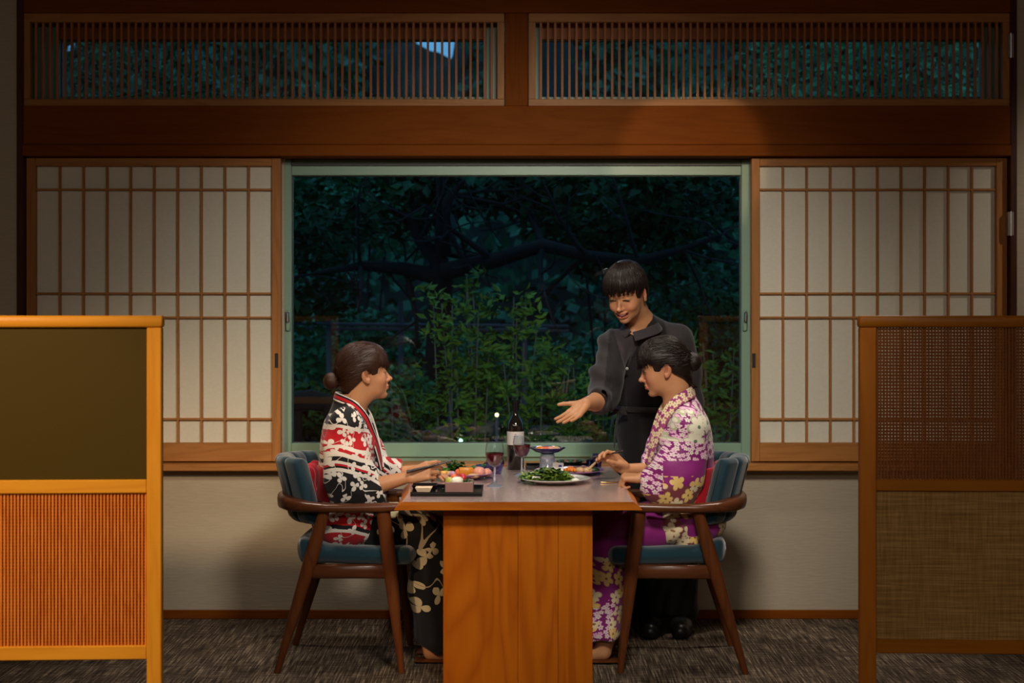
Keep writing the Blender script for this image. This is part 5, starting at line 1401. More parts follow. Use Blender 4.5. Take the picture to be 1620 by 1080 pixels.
def m_tinted(name):
    m, N, b = cloth_base(name, .8); a = N.n('ShaderNodeAttribute', attribute_name='tint'); f = N.noise(N.obj(), 500, 2)
    mul = N.n('ShaderNodeMix', data_type='RGBA', blend_type='MULTIPLY'); mul.inputs['Factor'].default_value = 1
    N.l(a.outputs['Color'], mul.inputs[6]); N.l(N.mix(f, (.8, .8, .8), (1.1, 1.1, 1.1)), mul.inputs[7]); N.l(mul.outputs[2], b.inputs['Base Color']); return m
M['jacket_plain'] = M['jacket']; M['jacket'] = m_tinted('layered_shirt_and_vest_cloth')

def hair_cap(A, H, fringe=.024, part=0, side=.040, burn=-.030, vol=1.0, nape=-.050):
    """cap of hair: skull shell with the face, ears and neck carved out along a ragged fringe line"""
    R = H.R; q = H.s; E = lambda c, r, k, op='add': A.ell(H.w(c), np.array(r) * q, R, k, op)
    E((-.014, 0, .036), (.098 * vol, .083 * vol, .095 * vol), 0); E((.040, 0, .046), (.064, .071, .064), .045)
    E((-.045, 0, -.010), (.066, .076, .070), .03); E((-.060, 0, -.045), (.042, .056, .045), .03)
    smin = lambda a, b, k=.012: np.minimum(a, b) - np.maximum(k - np.abs(a - b), 0) ** 2 / (4 * k)
    def face(x, y, z):
        jag = .0060 * np.sin(y * 190 + 1) + .0045 * np.sin(y * 430 + 2) + .003 * np.sin(y * 900)
        zf = fringe + jag + part * y - .10 * np.abs(y) ** 1.0 * (np.abs(y) > .045)
        return smin(zf - z, x - side - .10 * (z - .0), .016)
    A.carve(H, face, .004)
    A.carve(H, lambda x, y, z: smin(burn + .0025 * np.sin(y * 300) - z, x - .004, .02), .005)
    A.carve(H, lambda x, y, z: smin(nape - z + .75 * (x + .055), np.minimum(x + .082 + .2 * (z - nape), .018 - x), .02), .005)
    for sy in (-1, 1): E((-.004, sy * .088, -.022), (.027, .026, .038), .006, 'sub')

def strands_on(A, H, paths, name, mat, parent, c0=(-.01, 0, .03), rad=.0009, npt=11, tail=.0):
    """thin locks laid on the hair surface; paths = list of (start_dir, end_dir) in head space seen from c0"""
    G = A.g; lo = [g[0] for g in G]; o = H.w(c0); mb = MB(); flow = []
    rr = np.arange(.035, .150, .0012)
    def surf(d):
        dw = H.R @ d; P_ = o + rr[:, None] * dw
        idx = [np.clip(np.searchsorted(G[a], P_[:, a]), 0, len(G[a]) - 1) for a in range(3)]
        v = A.a[idx[0], idx[1], idx[2]]; ins = np.nonzero(v < 0)[0]
        return (rr[ins[-1]] if len(ins) else None), dw
    for s_, e_ in paths:
        s_, e_ = nrm(s_), nrm(e_); om = np.arccos(np.clip(s_ @ e_, -.999, .999)); pts = []; last = None; off = random.uniform(-.0004, .0014)
        wob = random.uniform(-.03, .03); perp = np.cross(s_, e_)
        for t in np.linspace(0, 1, npt):
            d = nrm((np.sin((1 - t) * om) * s_ + np.sin(t * om) * e_) / np.sin(om) + perp * wob * np.sin(t * 6.3))
            r, dw = surf(d)
            if r is None or (last and abs(r - last) > .014):
                if pts and tail: pts.append(pts[-1] + (pts[-1] - pts[-2]) * tail if len(pts) > 1 else pts[-1])
                break
            last = r; pts.append(o + dw * (r + off))
        if len(pts) < 4: continue
        m = len(pts); n0 = len(mb.v)
        mb.tube(pts, [rad * (.5 + .9 * sin(pi * min(1, (i + .4) / m))) for i in range(m)], 4)
        flow += [random.uniform(0, 40)] * (len(mb.v) - n0)
    me = bpy.data.meshes.new(name); me.from_pydata(mb.v, [], mb.f)
    for p in me.polygons: p.use_smooth = True
    a = me.attributes.new('flow', 'FLOAT_VECTOR', 'POINT'); a.data.foreach_set('vector', np.repeat(np.array(flow, np.float32)[:, None], 3, 1).ravel())
    return link_mesh(name, me, parent, mat)
def dr(az, el): return np.array((cos(radians(el)) * cos(radians(az)), cos(radians(el)) * sin(radians(az)), sin(radians(el))))
def bun_paths(n, bun, nf):
    P_ = []
    for i in range(n):
        az = random.uniform(-135, 135); el = random.uniform(-25, 80) if abs(az) > 55 else random.uniform(30, 85)
        P_.append((dr(az, el), nrm(np.array(bun) + np.array((0, random.uniform(-.03, .03), random.uniform(-.03, .03))))))
    for i in range(nf): az = random.uniform(-55, 55); P_.append((dr(az * .8, random.uniform(45, 75)), dr(az, -8)))
    return P_
# ================================================================== seated woman on the left (faces +x)
def strands(H, name, mat, parent, lines, n=6):
    mb = MB()
    for pts, r0 in lines:
        pts = [H.w(p) for p in pts]; m = len(pts)
        mb.tube(pts, [r0 * (1 - .8 * i / (m - 1)) for i in range(m)], 5)
    return mb.build(name, mat, parent, 60)
YL = 6.13
HL = Head((-.612, YL, 1.176), (.93, .30, .10), (-.10, .0, 1), 1.0)
pl = empty('person', (-.68, YL, 0), 'seated woman with a low brown bun in a red, white and black yukata', 'person', 'diners at the table')
B = Field(grid((-.90, -.20, .0032)), grid((5.86, 6.40, .0036)), grid((.0, .64, .010), (.64, .84, .0034), (.84, 1.0, .008), (1.0, 1.36, .0029)))
head(B, HL)
nb = np.array((-.668, YL, 1.0))
B.cone(HL.w((-.030, 0, -.055)), nb, .050, .056, .03)
B.cone(HL.w((-.028, 0, -.03)), HL.w((-.03, 0, -.09)), .05, .048, .03)
B.cone(nb, (-.675, YL, .98), .058, .075, .03)
B.ell((-.672, YL, .86), (.088, .135, .14), None, .04)
for sy in (-1, 1): B.cone((-.672, YL, .985), (-.672, YL + sy * .135, .955), .055, .052, .03)
B.cone((-.675, YL, .80), (-.685, YL, .60), .085, .105, .04, ((1, 0, 0), 1.25))
for sy in (-1, 1):
    B.chain([(-.69, YL + sy * .085, .555), (-.335, YL + sy * .075, .515), (-.335, YL + sy * .075, .10)], [.078, .050, .036], .03)
    B.chain([(-.345, YL + sy * .075, .10), (-.33, YL + sy * .075, .045), (-.25, YL + sy * .075, .022)], [.034, .030, .020], .02)
# near (right) arm, forearm and hand with chopsticks
sh, el, wr = np.array((-.672, 5.985, .945)), np.array((-.635, 5.965, .705)), np.array((-.418, 5.975, .763))
B.chain([sh, el], [.045, .038], .02); B.chain([el, el + (wr - el) * .35, wr], [.036, .037, .0235], .015)
hd = (.93, -.06, .30)
tipsL, thL = hand(B, wr, hd, (.10, .95, -.38), -1, (.60, .70, .80, .90), .03, (.30, .55), 1.0, .85)
# far arm resting on the table
shf, elf, wrf = np.array((-.672, 6.27, .945)), np.array((-.60, 6.30, .73)), np.array((-.40, 6.24, .762))
B.chain([shf, elf], [.045, .038], .02); B.chain([elf, wrf], [.036, .024], .015)
hand(B, wrf, (.97, -.20, -.10), (0, -.1, -1), -1, (.18, .2, .22, .25), .05, (.5, .1), .92)
skin_l = fmesh(B, 'body', M['skin'], pl, lambda v: head_tint(HL, v))
face_parts(HL, pl, .25, (0, -.0006))
# hair
A = Field(grid((-.84, -.46, .0032)), grid((YL - .13, YL + .16, .0034)), grid((1.0, 1.36, .0032)))
R = HL.R; q = HL.s
hair_cap(A, HL, .026, 0, .046, -.012)
bunc = HL.w((-.137, -.0, -.018))
A.ell(bunc, (.034, .034, .036), None, .006); A.cone(HL.w((-.09, 0, -.015)), bunc, .026, .014, .012)
th_ = lambda L: np.arctan2(L[:, 1], L[:, 2] + .02)
def strand_l(x, y, z):
    L = HL.loc(np.stack([x, y, z], 1)); a = np.arctan2(L[:, 1], L[:, 2] + .018)
    return .0003 * np.sin(a * 44 + 5 * L[:, 0] * 10) + .0003 * np.sin(a * 91 + L[:, 0] * 30)
A.warp(strand_l, .02)
strands_on(A, HL, bun_paths(420, (-.12, 0, -.045), 160), 'hair_locks', M['hair_brown'], pl, tail=1.2)
hl = fmesh(A, 'hair', M['hair_brown'], pl); flow_attr(hl, flow_to(HL, (-.10, 0, -.018)))
ln_ = []
for i in range(60):
    y = random.uniform(-.052, .052); ln_.append(([(.075, y * .8, .086), (.099 - abs(y) * .35, y, .064), (.108 - abs(y) * .42, y * 1.1, .040), (.109 - abs(y) * .45 + random.uniform(-.004, .008), y * 1.15 + random.uniform(-.006, .006), random.uniform(-.004, .024))], .0011))
for i in range(10):
    ln_.append(([(-.06, random.uniform(-.05, .05), -.060), (-.075, random.uniform(-.05, .05), -.088), (-.08 + random.uniform(-.01, .02), random.uniform(-.05, .05), -.10)], .0012))
s_ = strands(HL, 'loose_strands', M['hair_brown'], pl, ln_); flow_attr(s_, flow_to(HL, (-.10, 0, -.018)))
# yukata
K = Field(grid((-.93, -.20, .0058)), grid((5.84, 6.42, .0058)), grid((.42, 1.10, .0055)))
K.ell((-.678, YL, .80), (.112, .150, .24), None, 0)
K.ell((-.672, YL, .90), (.104, .165, .115), None, .05)
for sy in (-1, 1): K.cone((-.672, YL, 1.0), (-.672, YL + sy * .150, .965), .062, .062, .04)
K.cone((-.672, YL, .98), (-.668, YL, 1.035), .085, .068, .03)
K.chain([(-.69, YL, .70), (-.69, YL, .585)], [.13, .145], .05, ((1, 0, 0), 1.12))
for sy in (-1, 1): K.ell((-.66, YL + sy * .085, .565), (.135, .105, .098), None, .05)
# near sleeve: wide, hanging
K.chain([(-.672, 5.985, .965), (-.668, 5.972, .86), (-.650, 5.965, .76), (-.64, 5.965, .71)], [.070, .088, .100, .098], .03, ((0, 1, 0), 1.55))
K.chain([(-.64, 5.965, .712), (-.545, 5.967, .728)], [.082, .060], .03, ((0, 1, 0), 1.35))
K.cone((-.62, 5.965, .70), (-.55, 5.967, .690), .055, .045, .03, ((0, 1, 0), 1.5))
K.plane_cut((-.520, 5.97, .73), (.97, 0, .22), (-.62, 5.86, .60), (-.40, 6.06, .86))
K.ell((-.508, 5.968, .736), (.045, .034, .044), None, .004, 'sub')
# far sleeve
K.chain([(-.672, 6.275, .965), (-.63, 6.30, .82), (-.60, 6.30, .73)], [.070, .088, .080], .03, ((0, 1, 0), 1.4))
K.cone((-.60, 6.30, .735), (-.485, 6.265, .755), .070, .052, .03, ((0, 1, 0), 1.2))
K.plane_cut((-.465, 6.26, .75), (1, 0, 0), (-.52, 6.16, .64), (-.38, 6.40, .86))
# neck opening
K.cone(HL.w((-.02, 0, -.07)), (-.650, YL, 1.01), .058, .058, .01, None, 'sub')
K.cone((-.62, YL, 1.05), (-.550, YL, .97), .045, .022, .02, None, 'sub')
K.warp(folds(.0050, 16, 20, 44, 1.0), .03)
K.warp(lambda x, y, z: -.0035 * np.sin(34 * x + 9 * np.sin(5 * z) + 14 * z) * (z < .70), .03)
fmesh(K, 'yukata', M['kl'], pl)
# skirt over thighs and shins
T = Field(grid((-.82, -.20, .0062)), grid((5.92, 6.36, .0062)), grid((.0, .68, .0062)))
for sy in (-1, 1):
    T.chain([(-.64, YL + sy * .075, .552), (-.50, YL + sy * .075, .545), (-.345, YL + sy * .070, .512)], [.083, .074, .066], .07)
    T.chain([(-.345, YL + sy * .065, .505), (-.340, YL + sy * .070, .30), (-.325, YL + sy * .072, .085)], [.068, .070, .075], .07)
T.ell((-.318, YL, .07), (.062, .125, .07), None, .04)
T.plane_cut((-.40, YL, .095), (-.45, 0, -.9), (-.55, 5.8, -.1), (-.1, 6.5, .2))
T.warp(folds(.004, 40, 12, 10, 2.0), .03)
T.warp(lambda x, y, z: .0035 * np.sin(60 * x + 25 * y + 4 * z) * (z < .45), .03)
fmesh(T, 'yukata_skirt', M['kls'], pl)['label'] = 'black yukata skirt scattered with cream flowers'
# collar both sides, crossing at the chest
co = [(-.726, YL, 1.100), (-.704, YL - .048, 1.094), (-.640, YL - .074, 1.066), (-.594, YL - .070, 1.018), (-.572, YL - .056, .970), (-.545, YL - .024, .88), (-.532, YL + .015, .79)]
cf = [(x, 2 * YL - y, z) for x, y, z in co[:-1]] + [(-.528, YL - .012, .79)]
ou = [(-.25, -.05, -1), (-.3, -.25, -1), (-.35, -.35, -.9), (-.6, -.45, -.55), (-.65, -.6, -.35), (-.5, -.8, -.2), (-.3, -.9, -.2)]
collar(co, .040, .007, ou, M['collar_l'], 'collar', pl)
collar(cf, .040, .007, [(a, -b, c) for a, b, c in ou], M['collar_l'], 'collar', pl)
# obi and its bow
ob = Field(grid((-.88, -.52, .006)), grid((5.92, 6.34, .006)), grid((.60, .84, .006)))
ob.chain([(-.682, YL, .775), (-.684, YL, .665)], [.152, .156], .02, ((1, 0, 0), 1.22))
ob.plane_cut((0, 0, .795), (0, 0, 1), (-1, 5.8, .7), (0, 6.5, .9)); ob.plane_cut((0, 0, .655), (0, 0, -1), (-1, 5.8, .5), (0, 6.5, .7))
fmesh(ob, 'obi', M['redcloth'], pl)
def bow(cx, sx, parent):
    f = Field(grid((cx - .08, cx + .08, .004)), grid((YL - .15, YL + .17, .004)), grid((.62, .86, .004)))
    for sy in (-1, 1):
        f.ell((cx, YL + sy * .065, .765), (.026, .062, .045), None, .01); f.ell((cx + sx * .006, YL + sy * .055, .70), (.022, .045, .055), None, .012)
    f.ell((cx, YL, .745), (.028, .022, .030), None, .004)
    f.warp(lambda x, y, z: .0025 * np.sin(y * 150 + z * 40), .02)
    return fmesh(f, 'obi_bow', M['redcloth'], parent)
bow(-.822, 1, pl)
# chopsticks held in the near hand (a thing of its own)
cs = empty('chopsticks', (-.36, 5.96, .80), 'dark chopsticks held by the seated woman on the left', 'chopsticks', 'lacquered chopsticks in use')
s0 = F / 5.955
ca = np.array(((644 - 810) / s0, 5.925, CAMZ - (746 - 500) / s0)); cb = np.array(((716 - 810) / s0, 5.99, CAMZ - (730 - 500) / s0))
for k_ in (0, 1):
    off = np.array((0, .012 * k_, .0035 * k_)); MB().tube([ca + off, cb + off * .3], [.0042, .0022], 8).build('chopstick', M['chop'], cs, 60)

# ================================================================== seated woman on the right (faces -x)
YR = 6.12
HR = Head((.628, YR, 1.202), (-.955, .10, -.20), (-.16, 0, 1), .98)
pr = empty('person', (.70, YR, 0), 'seated woman with a low dark bun in a purple flowered yukata', 'person', 'diners at the table')
B = Field(grid((.22, .96, .0032)), grid((5.86, 6.42, .0036)), grid((.0, .66, .010), (.66, .86, .0034), (.86, 1.0, .008), (1.0, 1.37, .0029)))
head(B, HR)
nb = np.array((.684, YR, 1.03))
B.cone(HR.w((-.030, 0, -.055)), nb, .050, .055, .03); B.cone(HR.w((-.028, 0, -.03)), HR.w((-.03, 0, -.09)), .05, .047, .03)
B.cone(nb, (.705, YR, .98), .056, .075, .03)
B.ell((.71, YR, .86), (.088, .135, .14), None, .04)
for sy in (-1, 1): B.cone((.71, YR, .985), (.71, YR + sy * .135, .955), .055, .052, .03)
B.cone((.71, YR, .80), (.72, YR, .60), .085, .105, .04, ((1, 0, 0), 1.25))
for sy in (-1, 1):
    B.chain([(.72, YR + sy * .085, .555), (.375, YR + sy * .075, .515), (.375, YR + sy * .075, .10)], [.078, .050, .036], .03)
    B.chain([(.385, YR + sy * .075, .10), (.37, YR + sy * .075, .045), (.29, YR + sy * .075, .022)], [.034, .030, .020], .02)
# far (right) arm holding the chopsticks
shf, elf = np.array((.70, 6.26, .955)), np.array((.66, 6.27, .76)); s1 = F / 6.17
wrf = np.array(((990 - 810) / s1, 6.18, CAMZ - (743 - 500) / s1))
B.chain([shf, elf], [.045, .038], .02); B.chain([elf, wrf], [.036, .0245], .015)
tipsR, thR = hand(B, wrf, (-.72, -.05, .62), (-.45, -.70, -.42), -1, (.62, .62, .55, .50), .03, (.15, .85), .95)
# near (left) hand resting on the table edge
sh, el, wr = np.array((.715, 5.975, .955)), np.array((.665, 5.965, .73)), np.array((.530, 5.995, .757))
B.chain([sh, el], [.045, .038], .02); B.chain([el, wr], [.037, .0255], .015)
hand(B, wr, (-.96, .22, .02), (-.05, .20, -.98), 1, (1.15, 1.2, 1.2, 1.2), .02, (.4, .45), .92)
def tr_(v): return head_tint(HR, v)
fmesh(B, 'body', M['skin'], pr, tr_)
face_parts(HR, pr, .72, (0, -.002))
A = Field(grid((.46, .88, .0032)), grid((YR - .14, YR + .15, .0034)), grid((1.02, 1.38, .0032)))
R = HR.R; q = HR.s
hair_cap(A, HR, .026, .15, .046, -.018)
bunc = np.array(((1096 - 810) / (F / YR), YR - .01, CAMZ - (572 - 500) / (F / YR)))
A.ell(bunc, (.036, .038, .040), None, .006); A.cone(HR.w((-.09, 0, .02)), bunc, .034, .022, .016)
A.chain([(.700, YR - .02, 1.185), (.722, YR - .02, 1.150), (.742, YR - .02, 1.122), (.762, YR - .02, 1.120)], [.020, .015, .008, .003], .012)
def strand_r(x, y, z):
    L = HR.loc(np.stack([x, y, z], 1)); a = np.arctan2(L[:, 1], L[:, 2] - .01)
    return .0003 * np.sin(a * 44 + 5 * L[:, 0] * 10) + .0003 * np.sin(a * 91 + L[:, 0] * 30)
A.warp(strand_r, .02)
strands_on(A, HR, bun_paths(420, (-.12, 0, -.005), 160), 'hair_locks', M['hair_black'], pr, tail=1.2)
hr = fmesh(A, 'hair', M['hair_black'], pr); flow_attr(hr, flow_to(HR, (-.11, 0, .01)))
ln_ = []
for i in range(50):
    y = random.uniform(-.055, .05); ln_.append(([(.07, y * .8, .095), (.100 - abs(y) * .4, y, .064), (.108 - abs(y) * .5, y * 1.1, .036), (.104 - abs(y) * .55 + random.uniform(-.004, .006), y * 1.2, random.uniform(-.01, .022))], .0013))
ln_.append(([(.08, -.045, .07), (.092, -.054, .03), (.078, -.062, -.004), (.062, -.064, -.022)], .0022))
for i in range(16):
    b_ = HR.loc(bunc[None])[0]; a = random.uniform(0, 6.28); ln_.append(([tuple(b_ + np.array((0, 0, .01))), tuple(b_ + np.array((-.03 + .01 * cos(a), .02 * sin(a), .02 * cos(a)))), tuple(b_ + np.array((-.055 + .03 * cos(a), .04 * sin(a), .04 + .03 * sin(a * 2))))], .0009))
s_ = strands(HR, 'loose_strands', M['hair_black'], pr, ln_); flow_attr(s_, flow_to(HR, (-.11, 0, .01)))
K = Field(grid((.40, .98, .0058)), grid((5.84, 6.42, .0058)), grid((.42, 1.12, .0055)))
K.ell((.715, YR, .80), (.112, .150, .24), None, 0)
K.ell((.708, YR, .90), (.106, .165, .115), None, .05)
for sy in (-1, 1): K.cone((.715, YR, 1.0), (.715, YR + sy * .150, .968), .062, .062, .04)
K.cone((.705, YR, .99), (.690, YR, 1.055), .085, .068, .03)
K.chain([(.72, YR, .70), (.73, YR, .585)], [.13, .148], .05, ((1, 0, 0), 1.1))
for sy in (-1, 1): K.ell((.715, YR + sy * .085, .562), (.145, .105, .098), None, .05)
K.chain([(.715, 5.975, .965), (.695, 5.968, .86), (.660, 5.965, .77), (.645, 5.965, .73)], [.070, .088, .106, .100], .03, ((0, 1, 0), 1.55))
K.chain([(.640, 5.965, .735), (.560, 5.975, .745)], [.088, .058], .03, ((0, 1, 0), 1.35))
K.cone((.60, 5.965, .72), (.60, 5.965, .70), .062, .060, .03, ((0, 1, 0), 1.5))
K.plane_cut((.515, 5.98, .74), (-1, 0, 0), (.42, 5.86, .60), (.60, 6.09, .88))
K.ell((.512, 5.985, .752), (.034, .032, .034), None, .004, 'sub')
K.chain([(.70, 6.27, .965), (.66, 6.29, .85), (.62, 6.28, .77)], [.070, .085, .080], .03, ((0, 1, 0), 1.4))
K.cone((.62, 6.28, .77), (.56, 6.25, .775), .07, .05, .03, ((0, 1, 0), 1.2))
K.plane_cut((.545, 6.26, .75), (-1, 0, 0), (.42, 6.16, .62), (.60, 6.42, .88))
K.cone(HR.w((-.02, 0, -.07)), (.674, YR, 1.03), .058, .058, .01, None, 'sub')
K.cone((.645, YR, 1.06), (.575, YR, .98), .045, .022, .02, None, 'sub')
K.warp(folds(.0048, 18, 20, 40, 3.0), .03)
K.warp(lambda x, y, z: -.004 * np.sin(30 * x - 60 * z + 3 * np.sin(20 * x)) * (z < .66), .03)
fmesh(K, 'yukata', M['kr'], pr)
T = Field(grid((.24, .84, .0062)), grid((5.92, 6.36, .0062)), grid((.0, .68, .0062)))
for sy in (-1, 1):
    T.chain([(.68, YR + sy * .075, .552), (.54, YR + sy * .075, .545), (.385, YR + sy * .070, .512)], [.083, .074, .066], .07)
    T.chain([(.385, YR + sy * .065, .505), (.380, YR + sy * .070, .30), (.368, YR + sy * .072, .13)], [.070, .074, .078], .07)
T.plane_cut((.40, YR, .10), (.1, 0, -1), (.1, 5.8, -.1), (.6, 6.5, .2))
T.warp(folds(.004, 40, 12, 10, 4.0), .03)
T.warp(lambda x, y, z: .0035 * np.sin(60 * x + 25 * y + 4 * z) * (z < .45), .03)
fmesh(T, 'yukata_skirt', M['krs'], pr)
co = [(.742, YR, 1.126), (.722, YR - .050, 1.118), (.660, YR - .074, 1.085), (.620, YR - .070, 1.040), (.594, YR - .056, .985), (.566, YR - .020, .90), (.552, YR + .015, .81)]
cf = [(x, 2 * YR - y, z) for x, y, z in co[:-1]] + [(.548, YR - .012, .81)]
ou = [(.25, -.05, -1), (.3, -.25, -1), (.35, -.35, -.9), (.6, -.45, -.55), (.65, -.6, -.35), (.5, -.8, -.2), (.3, -.9, -.2)]
collar(co, .048, .007, ou, M['collar_r'], 'collar', pr); collar(cf, .048, .007, [(a, -b, c) for a, b, c in ou], M['collar_r'], 'collar', pr)
ob = Field(grid((.56, .90, .006)), grid((5.92, 6.34, .006)), grid((.60, .84, .006)))
ob.chain([(.718, YR, .775), (.720, YR, .665)], [.152, .156], .02, ((1, 0, 0), 1.22))
ob.plane_cut((0, 0, .795), (0, 0, 1), (0, 5.8, .7), (1, 6.5, .9)); ob.plane_cut((0, 0, .655), (0, 0, -1), (0, 5.8, .5), (1, 6.5, .7))
fmesh(ob, 'obi', M['redcloth'], pr)
bow(.862, -1, pr)
cs = empty('chopsticks', (.34, 6.14, .82), 'dark chopsticks held by the woman in purple', 'chopsticks', 'lacquered chopsticks in use')
ca = np.array(((934 - 810) / s1, 6.13, CAMZ - (722 - 500) / s1)); cb = np.array(((985 - 810) / s1, 6.15, CAMZ - (712.5 - 500) / s1))
for k_ in (0, 1):
    off = np.array((0, .012 * k_, .003 * k_)); MB().tube([ca + off * .3, cb + off], [.0022, .0042], 8).build('chopstick', M['chop'], cs, 60)

# ================================================================== standing server
HS = Head((.497, 6.44, 1.515), (-.42, -.80, -.40), (-.19, -.335, .925), 1.02)
ps = empty('person', (.68, 6.63, 0), 'smiling short-haired person in black standing and gesturing over the table', 'person')
B = Field(grid((.13, .90, .0032)), grid((5.98, 6.80, .0036)), grid((.0, .94, .012), (.94, 1.12, .0034), (1.12, 1.32, .010), (1.32, 1.67, .0029)))
head(B, HS, 1.0)
nb = np.array((.575, 6.56, 1.375))
B.cone(HS.w((-.030, 0, -.055)), nb, .050, .056, .03); B.cone(HS.w((-.028, 0, -.03)), HS.w((-.03, 0, -.09)), .05, .047, .03)
B.cone(nb, (.59, 6.58, 1.33), .056, .075, .03)
B.ell((.595, 6.60, 1.20), (.145, .095, .17), None, .04)
B.cone((.585, 6.585, 1.335), (.455, 6.51, 1.285), .055, .050, .03); B.cone((.59, 6.585, 1.335), (.735, 6.63, 1.305), .055, .050, .03)
B.cone((.60, 6.61, 1.12), (.63, 6.64, .92), .11, .135, .04, ((0, 1, 0), 1.4))
for sy in (-1, 1): B.chain([(.66 + sy * .075, 6.63, .88), (.67 + sy * .07, 6.63, .47), (.695 + sy * .06, 6.64, .09)], [.085, .055, .04], .03)
for sy in (-1, 1): B.chain([(.695 + sy * .06, 6.65, .085), (.675 + sy * .07, 6.56, .035)], [.038, .028], .03)
el, s2 = np.array((.390, 6.395, 1.045)), F / 6.17
wr = np.array(((926 - 810) / s2, 6.17, CAMZ - (638.5 - 500) / s2))
B.chain([(.455, 6.50, 1.28), el], [.050, .042], .02); B.chain([el, el + (wr - el) * .35, wr], [.041, .040, .0255], .015)
hand(B, wr, (-.64, -.50, -.52), (-.35, -.78, .52), -1, (.10, .12, .14, .18), .07, (.85, .12), .90)
el2, wr2 = np.array((.795, 6.67, 1.03)), np.array((.80, 6.60, .82))
B.chain([(.735, 6.63, 1.30), el2], [.050, .042], .02); B.chain([el2, wr2], [.041, .026], .015)
hand(B, wr2, (0, -.1, -1), (-1, 0, 0), -1, (.25, .3, .3, .35), .04, (.4, .2), .93)
fmesh(B, 'body', M['skin'], ps, lambda v: head_tint(HS, v, 1.0))
face_parts(HS, ps, .93)
# teeth in the open smile
tm = MB(); tp = [HS.w((.0912 - 13 * (.019 * t) ** 2 * .62, .019 * t, -.0665 + .0055 * abs(t) ** 1.5)) for t in np.linspace(-1, 1, 9)]
tm.tube(tp, [(.0052 * (1 - .45 * abs(t)), .0024) for t in np.linspace(-1, 1, 9)], 8, up=tuple(HS.R[:, 2])); tm.build('teeth', M['teeth'], ps, 60)
A = Field(grid((.36, .64, .0032)), grid((6.30, 6.60, .0034)), grid((1.38, 1.68, .0032)))
R = HS.R; q = HS.s
hair_cap(A, HS, .040, .10, .046, -.026, 1.04)
A.warp(lambda x, y, z: (lambda L: .0003 * np.sin(np.arctan2(L[:, 1], L[:, 0] + .02) * 46 + 3 * L[:, 2] * 10) + .0003 * np.sin(np.arctan2(L[:, 1], L[:, 0] + .02) * 97))(HS.loc(np.stack([x, y, z], 1))), .02)
strands_on(A, HS, [(dr(a, 74) + np.array((-.15, 0, 0)), dr(a, random.uniform(-40, -5) if abs(a) > 60 else -12)) for a in np.random.default_rng(2).uniform(-180, 180, 700)], 'hair_locks', M['hair_black'], ps, tail=1.0)
hs = fmesh(A, 'hair', M['hair_black'], ps)
def fl(v):
    L = HS.loc(v); a = np.arctan2(L[:, 1], L[:, 0] + .02); return np.stack([a * 26, L[:, 2] * 9, a * 7], 1)
flow_attr(hs, fl)
ln_ = []
for i in range(60):
    y = random.uniform(-.062, .062); ln_.append(([(.055, y * .7, .105), (.096 - abs(y) * .35, y, .070), (.108 - abs(y) * .55, y * 1.1, .042), (.106 - abs(y) * .6, y * 1.15, random.uniform(.022, .040))], .0011))
s_ = strands(HS, 'loose_strands', M['hair_black'], ps, ln_); flow_attr(s_, fl)
# jacket and shirt
K = Field(grid((.24, .94, .0062)), grid((6.28, 6.84, .0062)), grid((.50, 1.44, .0062)))
K.ell((.60, 6.605, 1.19), (.158, .112, .20), None, 0)
K.cone((.585, 6.585, 1.335), (.455, 6.51, 1.285), .066, .066, .04); K.cone((.59, 6.585, 1.335), (.735, 6.63, 1.300), .066, .066, .04)
K.cone((.60, 6.61, 1.12), (.62, 6.63, 1.00), .138, .125, .05, ((0, 1, 0), 1.25))
K.cone((.585, 6.58, 1.33), (.572, 6.548, 1.375), .075, .066, .03)
K.cone((.62, 6.63, 1.0), (.645, 6.635, .80), .130, .152, .04, ((0, 1, 0), 1.15))
K.chain([(.455, 6.505, 1.28), (.415, 6.44, 1.15), (.392, 6.40, 1.06)], [.068, .070, .066], .04)
K.cone((.392, 6.40, 1.06), (.350, 6.285, 1.046), .064, .052, .03)
fw = nrm(wr - el)
K.plane_cut(el + fw * .105, fw, (.2, 6.1, .9), (.45, 6.45, 1.2)); K.ell(el + fw * .12, (.036, .044, .036), None, .004, 'sub')
K.chain([(.735, 6.63, 1.30), (.775, 6.655, 1.16), (.795, 6.67, 1.04)], [.068, .068, .062], .04); K.cone((.795, 6.67, 1.03), (.80, 6.625, .90), .06, .050, .03)
K.cone(HS.w((-.02, 0, -.08)), (.575, 6.56, 1.35), .058, .066, .01, None, 'sub')
K.warp(folds(.0050, 22, 18, 26, 5.0), .03)
K.warp(lambda x, y, z: .005 * np.sin(70 * z + 40 * x + 20 * y) * (x < .42), .03)
def jk(v):
    d = v[:, 1]; px = 810 + v[:, 0] * F / d; py = 500 + (CAMZ - v[:, 2]) * F / d
    front = v[:, 1] < 6.60 - .0
    vl = 968 + (py - 515) * (990 - 968) / 70; vr = 1026 - (py - 505) * (1026 - 991) / 80
    al = 964 - (py - 520) * .08; ar = 1052 + (py - 515) * .16
    vee = front & (px > vl) & (px < vr) & (py < 588) & (py > 490)
    vest = front & ~vee & (px > al) & (px < ar) & (py > 500) | (py > 640) & (px > 955)
    c = np.tile(np.array(lin(52, 47, 49)), (len(v), 1)); c[vest] = lin(30, 27, 29); c[vee] = lin(62, 55, 58)
    return c
def jw(x, y, z):
    px = 810 + x * F / y; py = 500 + (CAMZ - z) * F / y
    vl = 968 + (py - 515) * (990 - 968) / 70; vr = 1026 - (py - 505) * (1026 - 991) / 80
    vee = (px > vl) & (px < vr) & (py < 588) & (py > 490) & (y < 6.60)
    return np.where(vee, .006, 0) + .003 * np.exp(-((px - (988 + (py - 585) * .02)) / 2.0) ** 2) * ((py > 585) & (y < 6.6))
K.warp(jw, .02)
fmesh(K, 'jacket', M['jacket'], ps, jk)
